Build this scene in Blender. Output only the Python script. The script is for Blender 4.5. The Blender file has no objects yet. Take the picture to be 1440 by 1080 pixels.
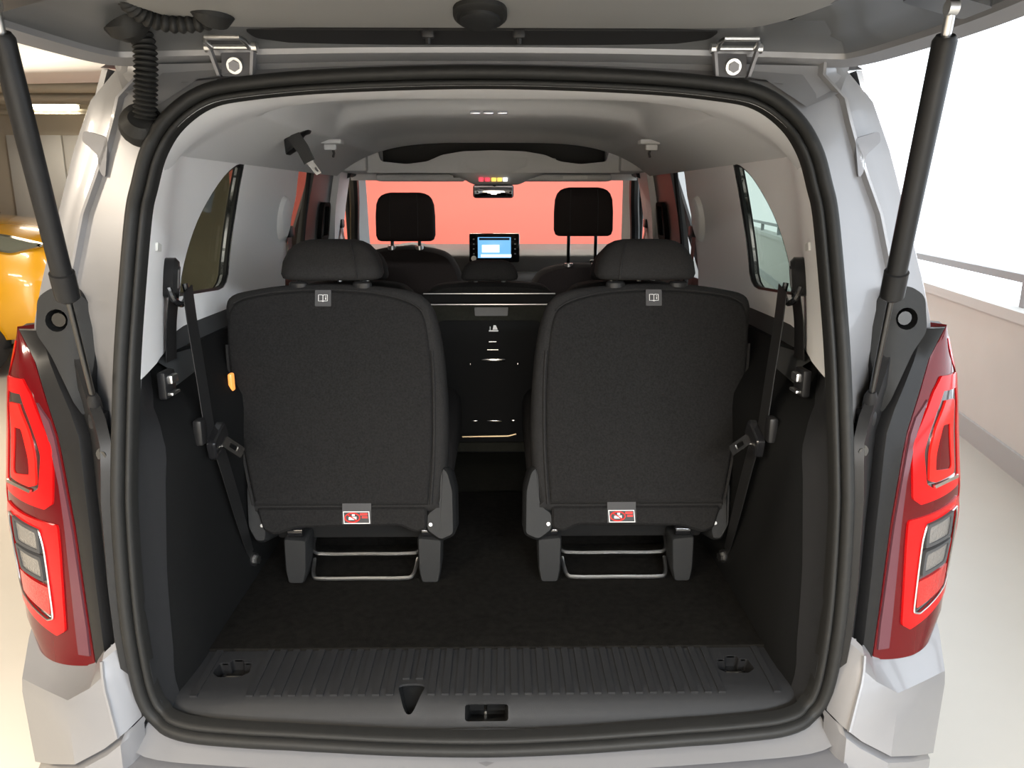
import bpy, bmesh, math, random
from mathutils import Vector, geometry
random.seed(4)
R = math.radians
S = bpy.context.scene
C = S.collection

# ------------------------------------------------------------------ camera
cd = bpy.data.cameras.new('camera'); cam = bpy.data.objects.new('camera', cd); C.objects.link(cam)
cam.location = (0.028, 0, 1.43)
cam.rotation_euler = (R(90 - 13.3), 0, R(-0.80))
cd.sensor_width = 36; cd.lens = 36 * 1081 / 1440; cd.clip_start = 0.05
S.camera = cam
# ------------------------------------------------------------------ world, light, exposure
w = bpy.data.worlds.new('sky'); S.world = w; w.use_nodes = True
bg = w.node_tree.nodes['Background']; bg.inputs[0].default_value = (0.86, 0.93, 1.0, 1); bg.inputs[1].default_value = 2.2
S.view_settings.view_transform = 'Standard'; S.view_settings.look = 'None'
S.view_settings.gamma = 1; S.view_settings.use_curve_mapping = False
S.view_settings.exposure = 0.52
LAMP_POWER = 45
LAMP_COL = (1.0, 0.87, 0.70)

# ------------------------------------------------------------------ materials
MATS = {}
def mat(name, col, rough=0.5, metal=0.0, coat=0.0, noise=0.0, nscale=60, bump=0.0, bscale=300, spec=0.5, emit=None, estr=0.0):
    m = bpy.data.materials.new(name); m.use_nodes = True
    nt = m.node_tree; b = nt.nodes['Principled BSDF']
    b.inputs['Base Color'].default_value = (*col, 1); b.inputs['Roughness'].default_value = rough
    b.inputs['Metallic'].default_value = metal; b.inputs['Coat Weight'].default_value = coat
    b.inputs['Coat Roughness'].default_value = 0.05; b.inputs['Specular IOR Level'].default_value = spec
    if emit:
        b.inputs['Emission Color'].default_value = (*emit, 1); b.inputs['Emission Strength'].default_value = estr
    tc = nt.nodes.new('ShaderNodeTexCoord')
    if noise:
        n = nt.nodes.new('ShaderNodeTexNoise'); n.inputs['Scale'].default_value = nscale; n.inputs['Detail'].default_value = 5
        r = nt.nodes.new('ShaderNodeMapRange'); r.inputs[3].default_value = 1 - noise; r.inputs[4].default_value = 1 + noise
        x = nt.nodes.new('ShaderNodeMix'); x.data_type = 'RGBA'; x.blend_type = 'MULTIPLY'; x.inputs[0].default_value = 1
        x.inputs[6].default_value = (*col, 1)
        nt.links.new(tc.outputs['Object'], n.inputs['Vector']); nt.links.new(n.outputs['Fac'], r.inputs[0])
        nt.links.new(r.outputs[0], x.inputs[7]); nt.links.new(x.outputs[2], b.inputs['Base Color'])
    if bump:
        n2 = nt.nodes.new('ShaderNodeTexNoise'); n2.inputs['Scale'].default_value = bscale; n2.inputs['Detail'].default_value = 3
        bp = nt.nodes.new('ShaderNodeBump'); bp.inputs['Strength'].default_value = bump; bp.inputs['Distance'].default_value = 0.002
        nt.links.new(tc.outputs['Object'], n2.inputs['Vector']); nt.links.new(n2.outputs['Fac'], bp.inputs['Height'])
        nt.links.new(bp.outputs[0], b.inputs['Normal'])
    MATS[name] = m; return m
def glass(name, tint, gloss=0.05):
    m = bpy.data.materials.new(name); m.use_nodes = True; nt = m.node_tree; nt.nodes.clear()
    o = nt.nodes.new('ShaderNodeOutputMaterial'); t = nt.nodes.new('ShaderNodeBsdfTransparent'); g = nt.nodes.new('ShaderNodeBsdfGlossy')
    t.inputs[0].default_value = (*tint, 1); g.inputs['Roughness'].default_value = 0.02
    mx = nt.nodes.new('ShaderNodeMixShader'); mx.inputs[0].default_value = gloss
    nt.links.new(t.outputs[0], mx.inputs[1]); nt.links.new(g.outputs[0], mx.inputs[2]); nt.links.new(mx.outputs[0], o.inputs[0])
    MATS[name] = m; return m
M = MATS
mat('silver', (0.215, 0.215, 0.225), 0.35, metal=0.25, coat=0.35, noise=0.02, nscale=900)
mat('silver_dull', (0.16, 0.16, 0.17), 0.45, metal=0.3)
mat('tailgate_grey', (0.26, 0.26, 0.255), 0.5, bump=0.1, bscale=900)
mat('tailgate_paint', (0.13, 0.135, 0.14), 0.35, metal=0.5, coat=0.3)
mat('headliner', (0.62, 0.62, 0.63), 0.95, noise=0.05, nscale=700, bump=0.35, bscale=900, spec=0.1)
mat('pillar_plastic', (0.84, 0.84, 0.85), 0.6, noise=0.02, nscale=500, bump=0.12, bscale=1200)
mat('charcoal', (0.014, 0.0145, 0.015), 0.55, noise=0.1, nscale=120, bump=0.25, bscale=1400, spec=0.25)
mat('charcoal_light', (0.020, 0.0205, 0.022), 0.5, noise=0.08, nscale=60, bump=0.25, bscale=1400, spec=0.25)
mat('black', (0.012, 0.012, 0.013), 0.45, spec=0.25)
mat('black_gloss', (0.010, 0.010, 0.011), 0.12)
mat('black_satin', (0.012, 0.012, 0.0125), 0.38, noise=0.1, nscale=40, spec=0.25)
mat('rubber', (0.014, 0.014, 0.0135), 0.55, noise=0.15, nscale=80, bump=0.1, bscale=500, spec=0.25)
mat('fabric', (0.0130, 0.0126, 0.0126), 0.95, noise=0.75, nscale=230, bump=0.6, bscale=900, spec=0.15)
mat('fabric_trim', (0.0180, 0.0175, 0.0175), 0.9, noise=0.55, nscale=260, bump=0.5, bscale=1000, spec=0.15)
mat('fabric_dark', (0.0125, 0.0115, 0.0115), 0.95, noise=0.25, nscale=300, bump=0.4, bscale=1100, spec=0.1)
mat('carpet', (0.0090, 0.0084, 0.0075), 1.0, noise=0.8, nscale=70, bump=0.8, bscale=500, spec=0.05)
mat('floor_mat', (0.022, 0.022, 0.018), 1.0, noise=0.3, nscale=90, bump=0.5, bscale=700, spec=0.05)
mat('matt_black', (0.010, 0.010, 0.010), 0.95, spec=0.15)
mat('side_carpet', (0.0075, 0.0078, 0.008), 0.95, noise=0.2, nscale=200, bump=0.4, bscale=900, spec=0.1)
mat('fabric_lit_front', (0.034, 0.029, 0.029), 0.95, noise=0.2, nscale=300, bump=0.4, bscale=1100, spec=0.1)  # seat cloth lightened in colour to stand in for light missing up front
mat('side_marker', (0.3, 0.1, 0.02), 0.3, emit=(1, 0.35, 0.08), estr=0.9)
mat('ledge_plastic', (0.045, 0.047, 0.048), 0.8, spec=0.15)
mat('webbing', (0.009, 0.009, 0.0095), 0.55, bump=0.3, bscale=900)
mat('chrome', (0.75, 0.74, 0.72), 0.18, metal=1)
mat('zinc', (0.60, 0.60, 0.60), 0.3, metal=1)
mat('brass_rod', (0.55, 0.42, 0.25), 0.3, metal=1)
mat('dark_steel', (0.10, 0.10, 0.10), 0.3, metal=1)
mat('tag_grey', (0.045, 0.045, 0.047), 0.8)
mat('tag_dark', (0.02, 0.02, 0.022), 0.6)
mat('tag_white', (0.75, 0.75, 0.75), 0.6)
mat('tag_red', (0.6, 0.015, 0.01), 0.6)
mat('lens_dark', (0.085, 0.002, 0.004), 0.12, coat=0.2, spec=0.3)
mat('lens_red', (0.50, 0.005, 0.006), 0.15, coat=0.2, spec=0.3)
mat('lens_bright', (0.68, 0.016, 0.012), 0.15, coat=0.2, spec=0.3)
mat('lens_edge', (0.10, 0.035, 0.045), 0.10, coat=0.3, spec=0.3)
mat('reflector', (0.30, 0.29, 0.28), 0.25, metal=0.6, bump=0.6, bscale=260)
mat('reflector_red', (0.45, 0.008, 0.008), 0.2, coat=1, bump=0.8, bscale=240)
mat('lamp_black', (0.02, 0.012, 0.012), 0.15, coat=1)
mat('dash', (0.06, 0.06, 0.06), 0.5, bump=0.2, bscale=600)
mat('dash_light', (0.12, 0.12, 0.12), 0.5)
mat('mirror_face', (0.8, 0.8, 0.8), 0.03, metal=1)
mat('screen_blue', (0.02, 0.03, 0.05), 0.2, emit=(0.16, 0.42, 0.75), estr=1.0)
mat('screen_white', (0.02, 0.03, 0.05), 0.2, emit=(0.8, 0.95, 1.0), estr=1.3)
mat('led_red', (0.3, 0, 0), 0.3, emit=(1, 0.05, 0.08), estr=1.2)
mat('led_amber', (0.3, 0.1, 0), 0.3, emit=(1, 0.6, 0.1), estr=1.2)
mat('led_white', (0.3, 0.3, 0.3), 0.3, emit=(1, 1, 1), estr=1.2)
mat('ceiling_led', (0.6, 0.62, 0.7), 0.2, metal=0.6)
mat('concrete', (0.46, 0.435, 0.39), 0.35, noise=0.06, nscale=3, bump=0.05, bscale=40)
mat('red_paint', (0.80, 0.20, 0.165), 0.8, spec=0.2)
mat('cream_paint', (0.50, 0.45, 0.37), 0.7, noise=0.03, nscale=2)
mat('parapet_paint', (0.62, 0.61, 0.58), 0.7, noise=0.04, nscale=4)
mat('grey_paint', (0.42, 0.43, 0.43), 0.6)
mat('rail_paint', (0.30, 0.31, 0.32), 0.5)
mat('white_paint', (0.6, 0.6, 0.58), 0.6)
mat('ceiling_paint', (0.40, 0.38, 0.33), 0.8)
mat('duct', (0.55, 0.52, 0.50), 0.45)
mat('pipe', (0.50, 0.46, 0.38), 0.5)
mat('lamp_glow', (1, 0.9, 0.7), 0.4, emit=(1.0, 0.86, 0.6), estr=6)
mat('yellow', (0.62, 0.31, 0.004), 0.25, coat=0.8)
mat('tyre', (0.02, 0.02, 0.02), 0.8)
mat('headlamp', (0.10, 0.11, 0.09), 0.08, coat=1)
glass('tinted_glass', (0.50, 0.54, 0.50), 0.03)
glass('privacy_glass', (0.26, 0.26, 0.25), 0.03)
glass('clear_glass', (0.90, 0.93, 0.92), 0.03)

# ------------------------------------------------------------------ geometry helpers (all return (verts, faces))
def J(*gs):
    V, F = [], []
    for v, f in gs:
        o = len(V); V += list(v); F += [tuple(i + o for i in q) for q in f]
    return V, F
def mir(g, s):
    return ([(p[0] * s, p[1], p[2]) for p in g[0]], g[1])
def lerp(x, xs, ys):
    if (xs[0] > xs[-1]): xs = xs[::-1]; ys = ys[::-1]
    if x <= xs[0]: return ys[0]
    for i in range(len(xs) - 1):
        if x <= xs[i + 1]:
            t = (x - xs[i]) / (xs[i + 1] - xs[i]); return ys[i] + t * (ys[i + 1] - ys[i])
    return ys[-1]
def sm(a, b, x):
    t = min(1, max(0, (x - a) / (b - a))); return t * t * (3 - 2 * t)
def cr(P, n=6, closed=False):
    out = []; N = len(P); D = len(P[0])
    for i in range(N if closed else N - 1):
        if closed: p = [P[(i + k - 1) % N] for k in range(4)]
        else: p = [P[max(0, i - 1)], P[i], P[i + 1], P[min(N - 1, i + 2)]]
        for k in range(n):
            t = k / n
            out.append(tuple(0.5 * (2 * p[1][d] + (p[2][d] - p[0][d]) * t + (2 * p[0][d] - 5 * p[1][d] + 4 * p[2][d] - p[3][d]) * t * t
                       + (3 * p[1][d] - p[0][d] - 3 * p[2][d] + p[3][d]) * t ** 3) for d in range(D)))
    if not closed: out.append(tuple(P[-1]))
    return out
def loft(rows, cu=False, cv=False, cap=False):
    n = len(rows[0]); m = len(rows); V = [p for r in rows for p in r]; F = []
    for i in range(m if cv else m - 1):
        for j in range(n if cu else n - 1):
            a, b = i * n + j, i * n + (j + 1) % n; c = ((i + 1) % m) * n
            F.append((a, b, c + (j + 1) % n, c + j))
    if cap: F.append(tuple(range(n))[::-1]); F.append(tuple((m - 1) * n + k for k in range(n)))
    return V, F
def tube(path, r, n=10, closed=False, radii=None, cap=True):
    P = [Vector(p) for p in path]; rows = []; N = len(P); up = None
    for i, p in enumerate(P):
        if closed: t = P[(i + 1) % N] - P[i - 1]
        else: t = P[min(N - 1, i + 1)] - P[max(0, i - 1)]
        t.normalize()
        if up is None:
            up = Vector((0, 0, 1)) if abs(t.z) < 0.9 else Vector((1, 0, 0))
        up = (up - t * up.dot(t)).normalized(); b = t.cross(up)
        rr = radii[i] if radii else r
        rows.append([tuple(p + (up * math.cos(2 * math.pi * k / n) + b * math.sin(2 * math.pi * k / n)) * rr) for k in range(n)])
    return loft(rows, cu=True, cv=closed, cap=cap and not closed)
def rbox(c, s, bev=0.0, seg=2):
    bm = bmesh.new(); bmesh.ops.create_cube(bm, size=1)
    for v in bm.verts: v.co = Vector((v.co.x * s[0], v.co.y * s[1], v.co.z * s[2]))
    if bev: bmesh.ops.bevel(bm, geom=bm.edges[:], offset=bev, segments=seg, profile=0.5, affect='EDGES')
    V = [tuple(v.co + Vector(c)) for v in bm.verts]; bm.verts.index_update()
    F = [tuple(v.index for v in f.verts) for f in bm.faces]; bm.free(); return V, F
def ring(cx, cy, z, a, b, e=3.0, n=28, tilt=0.0):
    o = []
    for k in range(n):
        t = 2 * math.pi * k / n; c, s = math.cos(t), math.sin(t)
        o.append((cx + a * math.copysign(abs(c) ** (2 / e), c), cy + b * math.copysign(abs(s) ** (2 / e), s), z))
    return o
def inside(p, poly):
    x, y = p; r = False; j = len(poly) - 1
    for i in range(len(poly)):
        if (poly[i][1] > y) != (poly[j][1] > y) and x < (poly[j][0] - poly[i][0]) * (y - poly[i][1]) / (poly[j][1] - poly[i][1]) + poly[i][0]: r = not r
        j = i
    return r
def dens(poly, step):
    o = []
    for i in range(len(poly)):
        a, b = poly[i], poly[(i + 1) % len(poly)]; d = math.hypot(a[0] - b[0], a[1] - b[1]); n = max(1, int(math.ceil(d / step)))
        for k in range(n): o.append((a[0] + (b[0] - a[0]) * k / n, a[1] + (b[1] - a[1]) * k / n))
    return o
def rp(poly, r, n=4):
    o = []; N = len(poly)
    for i in range(N):
        p = Vector(poly[i]); a = Vector(poly[i - 1]) - p; b = Vector(poly[(i + 1) % N]) - p
        ra = min(r, a.length * 0.45); rb = min(r, b.length * 0.45)
        s = p + a.normalized() * ra; e = p + b.normalized() * rb
        for k in range(n + 1):
            t = k / n; o.append(tuple(s * (1 - t) ** 2 + p * 2 * t * (1 - t) + e * t * t))
    return o
def prism(outline, m, h0, h1, holes=(), step=None):
    """2-D outline (with holes) in (u, v), mapped to space by m(u, v, h), given thickness h0..h1"""
    loops = [outline] + list(holes)
    if step: loops = [dens(l, step) for l in loops]
    pts, ed = [], []
    for l in loops:
        o = len(pts); pts += [Vector(p) for p in l]; ed += [(o + i, o + (i + 1) % len(l)) for i in range(len(l))]
    if step:
        us = [p[0] for p in loops[0]]; vs = [p[1] for p in loops[0]]
        nu = int((max(us) - min(us)) / step); nv = int((max(vs) - min(vs)) / step)
        for i in range(1, nu + 1):
            for j in range(1, nv + 1):
                q = (min(us) + i * step, min(vs) + j * step)
                if inside(q, loops[0]) and not any(inside(q, h) for h in loops[1:]): pts.append(Vector(q))
    v2, e2, f2 = geometry.delaunay_2d_cdt(pts, ed, [], 1, 1e-6)[:3]
    T = []
    for f in f2:
        c = (sum(v2[i].x for i in f) / len(f), sum(v2[i].y for i in f) / len(f))
        if inside(c, loops[0]) and not any(inside(c, h) for h in loops[1:]): T.append(tuple(f))
    n = len(v2); V = [tuple(m(p.x, p.y, h1)) for p in v2] + [tuple(m(p.x, p.y, h0)) for p in v2]
    cnt = {}
    for f in T:
        for i in range(len(f)):
            e = (f[i], f[(i + 1) % len(f)]); cnt[tuple(sorted(e))] = None if tuple(sorted(e)) in cnt else e
    F = list(T) + [tuple(i + n for i in f[::-1]) for f in T]
    for e in cnt.values():
        if e: F.append((e[1], e[0], e[0] + n, e[1] + n))
    return V, F
def XZ(y): return lambda u, v, h: (u, y - h, v)         # plate facing the rear of the van
def slab(outline, m, stack):
    """outline offset inwards by stack[i][1] at height stack[i][0]: cushions with rolled edges"""
    N = len(outline); rows = []
    A = sum(outline[i][0] * outline[(i + 1) % N][1] - outline[(i + 1) % N][0] * outline[i][1] for i in range(N))
    for h, ins in stack:
        r = []
        for i in range(N):
            p = Vector(outline[i]); t = (Vector(outline[(i + 1) % N]) - Vector(outline[i - 1])).normalized()
            nn = Vector((-t.y, t.x)) * (1 if A > 0 else -1); q = p + nn * ins; r.append(tuple(m(q.x, q.y, h)))
        rows.append(r)
    return loft(rows, cu=True, cap=True)

# ------------------------------------------------------------------ object helpers
def mesh(name, g, m, sharp=38):
    me = bpy.data.meshes.new(name); me.from_pydata([tuple(v) for v in g[0]], [], g[1])
    bm = bmesh.new(); bm.from_mesh(me); bmesh.ops.remove_doubles(bm, verts=bm.verts, dist=1e-6)
    bmesh.ops.recalc_face_normals(bm, faces=bm.faces); bm.to_mesh(me); bm.free()
    me.polygons.foreach_set('use_smooth', [True] * len(me.polygons)); me.set_sharp_from_angle(angle=R(sharp))
    me.materials.append(M[m]); return me
def tag(o, label, cat, group=None, kind=None):
    if label: o['label'] = label
    if cat: o['category'] = cat
    if group: o['group'] = group
    if kind: o['kind'] = kind
    return o
def thing(name, loc, label, cat, group=None):
    o = bpy.data.objects.new(name, None); o.empty_display_size = 0.1; o.location = loc; C.objects.link(o)
    return tag(o, label, cat, group)
def part(name, g, m, parent, label=None, sharp=38):
    o = bpy.data.objects.new(name, mesh(name, g, m, sharp)); C.objects.link(o); o.parent = parent
    if parent.type == 'EMPTY': o.location = -Vector(parent.location)
    if label: o['label'] = label
    return o
def solo(name, g, m, label=None, cat=None, group=None, kind=None, sharp=38):
    xs, ys, zs = zip(*g[0]); c = ((min(xs) + max(xs)) / 2, (min(ys) + max(ys)) / 2, min(zs))
    g = ([(p[0] - c[0], p[1] - c[1], p[2] - c[2]) for p in g[0]], g[1])
    o = bpy.data.objects.new(name, mesh(name, g, m, sharp)); o.location = c; C.objects.link(o)
    return tag(o, label, cat, group, kind)
def quad(a, b, c, d): return ([a, b, c, d], [(0, 1, 2, 3)])
def box2(x0, x1, y0, y1, z0, z1, bev=0.0): return rbox(((x0 + x1) / 2, (y0 + y1) / 2, (z0 + z1) / 2), (x1 - x0, y1 - y0, z1 - z0), bev)

# ================================================================== the garage
st = dict(kind='structure')
solo('floor', box2(-9, 7, -6, 20, -0.1, 0), 'concrete', **st)
solo('ceiling', box2(-9, 2.4, -5, 12, 2.6, 2.75), 'ceiling_paint', **st)
solo('wall_front', box2(-2.35, 1.35, 7.0, 7.15, 0, 2.6), 'red_paint', **st)
solo('wall_back', box2(-9, 1.6, 9.6, 9.8, 0, 2.6), 'cream_paint', **st)
solo('wall_rear', box2(-9, 2.0, -5.2, -5.0, 0, 2.6), 'cream_paint', **st)
solo('wall_left', box2(-9, -8.8, -5.0, 9.6, 0, 2.6), 'cream_paint', **st)
# parapet on the right, running off at 12 degrees to the van
PD = Vector((0.207, 0.978, 0)); PN = Vector((0.978, -0.207, 0)); P0 = Vector((2.959, 4.714, 0))
def para(s, n, z): return tuple(P0 + PD * s + PN * n + Vector((0, 0, z)))
def pbox(s0, s1, n0, n1, z0, z1):
    V = [para(s, n, z) for s in (s0, s1) for n in (n0, n1) for z in (z0, z1)]
    return V, [(0, 1, 3, 2), (4, 6, 7, 5), (0, 4, 5, 1), (2, 3, 7, 6), (0, 2, 6, 4), (1, 5, 7, 3)]
solo('wall_right', pbox(-9, 15, 0.0, 0.18, 0, 0.80), 'parapet_paint', **st)
solo('trim_1', pbox(-9, 15, -0.03, 0.21, 0.80, 0.86), 'white_paint', **st)
solo('baseboard_right', pbox(-9, 15, -0.02, 0.0, 0, 0.13), 'grey_paint', **st)
rl = thing('guard_rail', para(0, 0.09, 0.86), 'grey metal guard rail above the white parapet beside the van', 'railing')
part('rail', pbox(-9, 15, 0.06, 0.12, 0.995, 1.04), 'rail_paint', rl)
for s in (-8, -5.5, -3.0, -0.5, 2.0, 4.5, 7.0, 9.5, 12.0, 14.5):
    part('post', pbox(s - 0.03, s + 0.03, 0.06, 0.12, 0.86, 0.995), 'rail_paint', rl)
# doors and services on the far wall, seen past the left pillar
for i, x in enumerate((-5.80, -5.14)):
    d = solo('door_%d' % (i + 1), box2(x, x + 0.64, 9.56, 9.6, 0, 2.2, 0.006), 'white_paint', **st)
    h = part('door_handle', rbox((x + 0.56 - i * 0.48, 9.53, 1.05), (0.12, 0.03, 0.02), 0.004), 'zinc', d)
    h.location = -Vector(d.location)
dk = solo('air_duct', rbox((-4.2, 5.4, 2.36), (4.6, 0.5, 0.34), 0.06, 3), 'duct', 'large pale air duct hanging below the garage ceiling', 'duct')
dk.rotation_euler = (0, 0, R(-8))
for i, (y, z, r) in enumerate(((7.6, 2.46, 0.045), (8.0, 2.42, 0.035), (8.5, 2.48, 0.06), (9.0, 2.4, 0.03))):
    solo('ceiling_pipe', tube([(-8.7, y, z), (-2.6, y, z)], r, 10), 'pipe',
         ['thin beige pipe nearest the pale duct below the ceiling', 'second slim beige pipe behind the pale duct', 'thickest beige pipe under the garage ceiling', 'lowest slim beige pipe nearest the far cream wall'][i], 'pipe', 'pipes under the garage ceiling')
def lamp(x, y, label, power=LAMP_POWER, z=2.5, l=1.3, rz=0.0, col=LAMP_COL):
    t = thing('ceiling_lamp', (x, y, z - 0.04), label, 'lamp', 'garage ceiling lamps')
    part('housing', rbox((x, y, z + 0.05), (l, 0.16, 0.06), 0.01), 'white_paint', t)
    part('diffuser', rbox((x, y, z - 0.005), (l * 0.96, 0.12, 0.05), 0.015), 'lamp_glow', t)
    ld = bpy.data.lights.new('lamp_light', 'AREA'); ld.shape = 'RECTANGLE'; ld.size = l; ld.size_y = 0.14; ld.energy = power; ld.color = col
    lo = bpy.data.objects.new('lamp_light', ld); C.objects.link(lo); lo.parent = t; lo.location = (0, 0, -0.02)
lamp(-4.85, 8.95, 'glowing warm ceiling lamp above the far white doors', 9, z=2.45, l=0.5)
lamp(-3.2, 4.2, 'warm ceiling lamp above the aisle beside the yellow car', 60)
lamp(-3.2, 0.6, 'warm ceiling lamp left of the silver van', 70)
lamp(-1.9, -1.0, 'unseen warm ceiling lamp added as fill over the aisle behind the van, on the yellow car side', 75, l=1.8)  # unseen, added behind the camera as fill light
lamp(-0.1, -3.6, 'unseen neutral ceiling lamp added as fill straight behind the open boot', 360, l=1.8, col=(1, 0.97, 0.94))  # unseen, added far back so its fill reaches deep into the cabin
lamp(1.5, -2.2, 'unseen cool ceiling lamp added as fill behind the van, nearest the parapet', 210, l=1.8, col=(0.86, 0.93, 1))  # unseen, added as fill from the parapet side
lamp(-0.9, 5.9, 'unseen ceiling lamp added to brighten the left half of the red wall', 22, col=(1, 0.95, 0.88))  # unseen pair added to brighten the red wall
lamp(0.6, 5.9, 'unseen ceiling lamp added to brighten the right half of the red wall', 22, col=(1, 0.95, 0.88))

# yellow car parked on the left, nose pointing right
yc = thing('yellow_car', (-5.6, 7.1, 0), 'bright yellow car parked beyond the left side of the van', 'car')
def ycs(x, zt, zb, hw):
    zm = 0.62
    return [(x, 7.1 - hw * 0.90, zb), (x, 7.1 - hw, zb + 0.12), (x, 7.1 - hw, zm), (x, 7.1 - hw * 0.97, zm + (zt - zm) * 0.55), (x, 7.1 - hw * 0.86, zm + (zt - zm) * 0.93), (x, 7.1 - hw * 0.6, zt), (x, 7.1, zt + 0.015),
            (x, 7.1 + hw * 0.6, zt), (x, 7.1 + hw * 0.86, zm + (zt - zm) * 0.93), (x, 7.1 + hw * 0.97, zm + (zt - zm) * 0.55), (x, 7.1 + hw, zm), (x, 7.1 + hw, zb + 0.12), (x, 7.1 + hw * 0.9, zb)]
part('body', loft([ycs(*a) for a in ((-3.98, 0.75, 0.42, 0.55), (-4.0, 0.92, 0.36, 0.66), (-4.06, 1.02, 0.33, 0.76), (-4.2, 1.10, 0.31, 0.84), (-4.5, 1.17, 0.30, 0.89), (-5.2, 1.24, 0.30, 0.9), (-5.6, 1.26, 0.30, 0.9), (-7.6, 1.26, 0.30, 0.9), (-8.2, 1.15, 0.34, 0.85), (-8.3, 0.8, 0.45, 0.75))], cap=True), 'yellow', yc)
part('windscreen', loft([[(-5.3, 7.1 - a, 1.25) for a in (0.72, 0, -0.72)], [(-5.95, 7.1 - a, 1.66) for a in (0.6, 0, -0.6)]]), 'black_gloss', yc)
part('cabin', loft([[(x, 7.1 - 0.8, 1.24) for x in (-5.3, -8.0)], [(x2, 7.1 - 0.62, 1.66) for x2 in (-5.95, -7.6)], [(x2, 7.1 + 0.62, 1.66) for x2 in (-5.95, -7.6)], [(x, 7.1 + 0.8, 1.24) for x in (-5.3, -8.0)]]), 'black_gloss', yc)
part('roof', rbox((-6.8, 7.1, 1.68), (1.75, 1.25, 0.05), 0.02), 'yellow', yc)
for s in (-1, 1):
    part('headlight', slab(rp([(-4.02, 1.02), (-4.30, 1.10), (-4.62, 1.14), (-4.60, 1.03), (-4.25, 0.96)], 0.03), (lambda sg: (lambda u, v, h: (u, 7.1 + sg * (0.70 + h + lerp(u, [-4.62, -4.3, -4.02], [0.155, 0.115, 0.0]) - 0.1 * max(0, v - 1.04)), v)))(s), [(-0.05, 0.0), (0.03, 0.004), (0.045, 0.02)]), 'headlamp', yc)
    for x in (-4.75, -7.6):
        wh = part('wheel', tube([(x, 7.1 + s * 0.72, 0.34), (x, 7.1 + s * 0.92, 0.34)], 0.34, 28), 'tyre', yc)
        part('hub_cap', tube([(x, 7.1 + s * 0.90, 0.34), (x, 7.1 + s * 0.93, 0.34)], 0.21, 24), 'zinc', wh)
part('sill', box2(-7.2, -5.15, 6.19, 6.25, 0.22, 0.36, 0.02), 'black', yc)
part('bumper_lip', loft([[(-4.05, 7.1 - 0.7, 0.40), (-3.95, 7.1, 0.42), (-4.05, 7.1 + 0.7, 0.40)], [(-4.10, 7.1 - 0.75, 0.24), (-4.0, 7.1, 0.24), (-4.10, 7.1 + 0.75, 0.24)], [(-4.5, 7.1 - 0.84, 0.24), (-4.5, 7.1, 0.24), (-4.5, 7.1 + 0.84, 0.24)]]), 'black', yc)

yc.location.x += 0.36; yc.scale.z = 1.07

# ================================================================== the van
van = thing('van', (0, 3.0, 0.0), 'silver van seen from behind, its boot wide open and grey interior in view', 'van')
ZY = ([0.50, 0.53, 0.56, 0.71, 0.95, 1.15, 1.41, 1.53, 1.66], [1.125, 1.13, 1.16, 1.17, 1.20, 1.24, 1.30, 1.33, 1.362])
def yap(z): return lerp(z, *ZY)
HALF = [(0, 1.648), (0.25, 1.641), (0.40, 1.628), (0.47, 1.612), (0.525, 1.572), (0.558, 1.52), (0.575, 1.46), (0.585, 1.41), (0.598, 1.27), (0.606, 1.15), (0.614, 0.95),
        (0.613, 0.80), (0.607, 0.70), (0.596, 0.61), (0.572, 0.563), (0.52, 0.543), (0.42, 0.535), (0.30, 0.530), (0.15, 0.521), (0, 0.517)]
def wz(z): return lerp(z, [p[1] for p in HALF[4:15]][::-1], [p[0] for p in HALF[4:15]][::-1])
LOOP = HALF + [(-x, z) for x, z in HALF[-2:0:-1]]
L2 = cr(LOOP, 5, True)
def seal_sweep(prof):
    rows = []; N = len(L2)
    for i in range(N):
        t = Vector((L2[(i + 1) % N][0] - L2[i - 1][0], L2[(i + 1) % N][1] - L2[i - 1][1])).normalized()
        nn = Vector((t.y, -t.x))
        rows.append([(L2[i][0] + nn.x * a, yap(L2[i][1]) - o, L2[i][1] + nn.y * a) for a, o in prof])
    return loft(rows, cv=True)
part('weather_seal', seal_sweep([(-0.002, -0.012), (-0.003, 0.004), (0.001, 0.010), (0.008, 0.013), (0.0145, 0.010), (0.0172, 0.004), (0.0185, -0.003), (0.0200, 0.002), (0.0235, 0.005), (0.0280, 0.003), (0.0305, -0.003), (0.032, -0.02)]), 'rubber', van, sharp=70)

# --- painted rear pillars and gutters
PZ = [0.60, 0.72, 0.85, 0.95, 1.05, 1.15, 1.22, 1.28, 1.34, 1.41, 1.47, 1.52, 1.56, 1.60, 1.64, 1.655]
XS = ([0.60, 0.72, 0.95, 1.15, 1.27, 1.41, 1.505, 1.55, 1.60, 1.64], [0.645, 0.655, 0.675, 0.70, 0.718, 0.681, 0.640, 0.624, 0.609, 0.575])
YS = ([0.60, 0.72, 0.95, 1.15, 1.27, 1.41, 1.505, 1.60, 1.64], [1.27, 1.275, 1.31, 1.335, 1.335, 1.35, 1.36, 1.37, 1.385])
XO = ([0.60, 1.0, 1.15, 1.22, 1.30, 1.40, 1.515, 1.603, 1.655], [0.86, 0.85, 0.835, 0.815, 0.790, 0.755, 0.717, 0.680, 0.634])
YO = ([0.60, 1.15, 1.22, 1.30, 1.40, 1.515, 1.603, 1.655], [1.42, 1.40, 1.385, 1.385, 1.392, 1.402, 1.412, 1.425])
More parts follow.
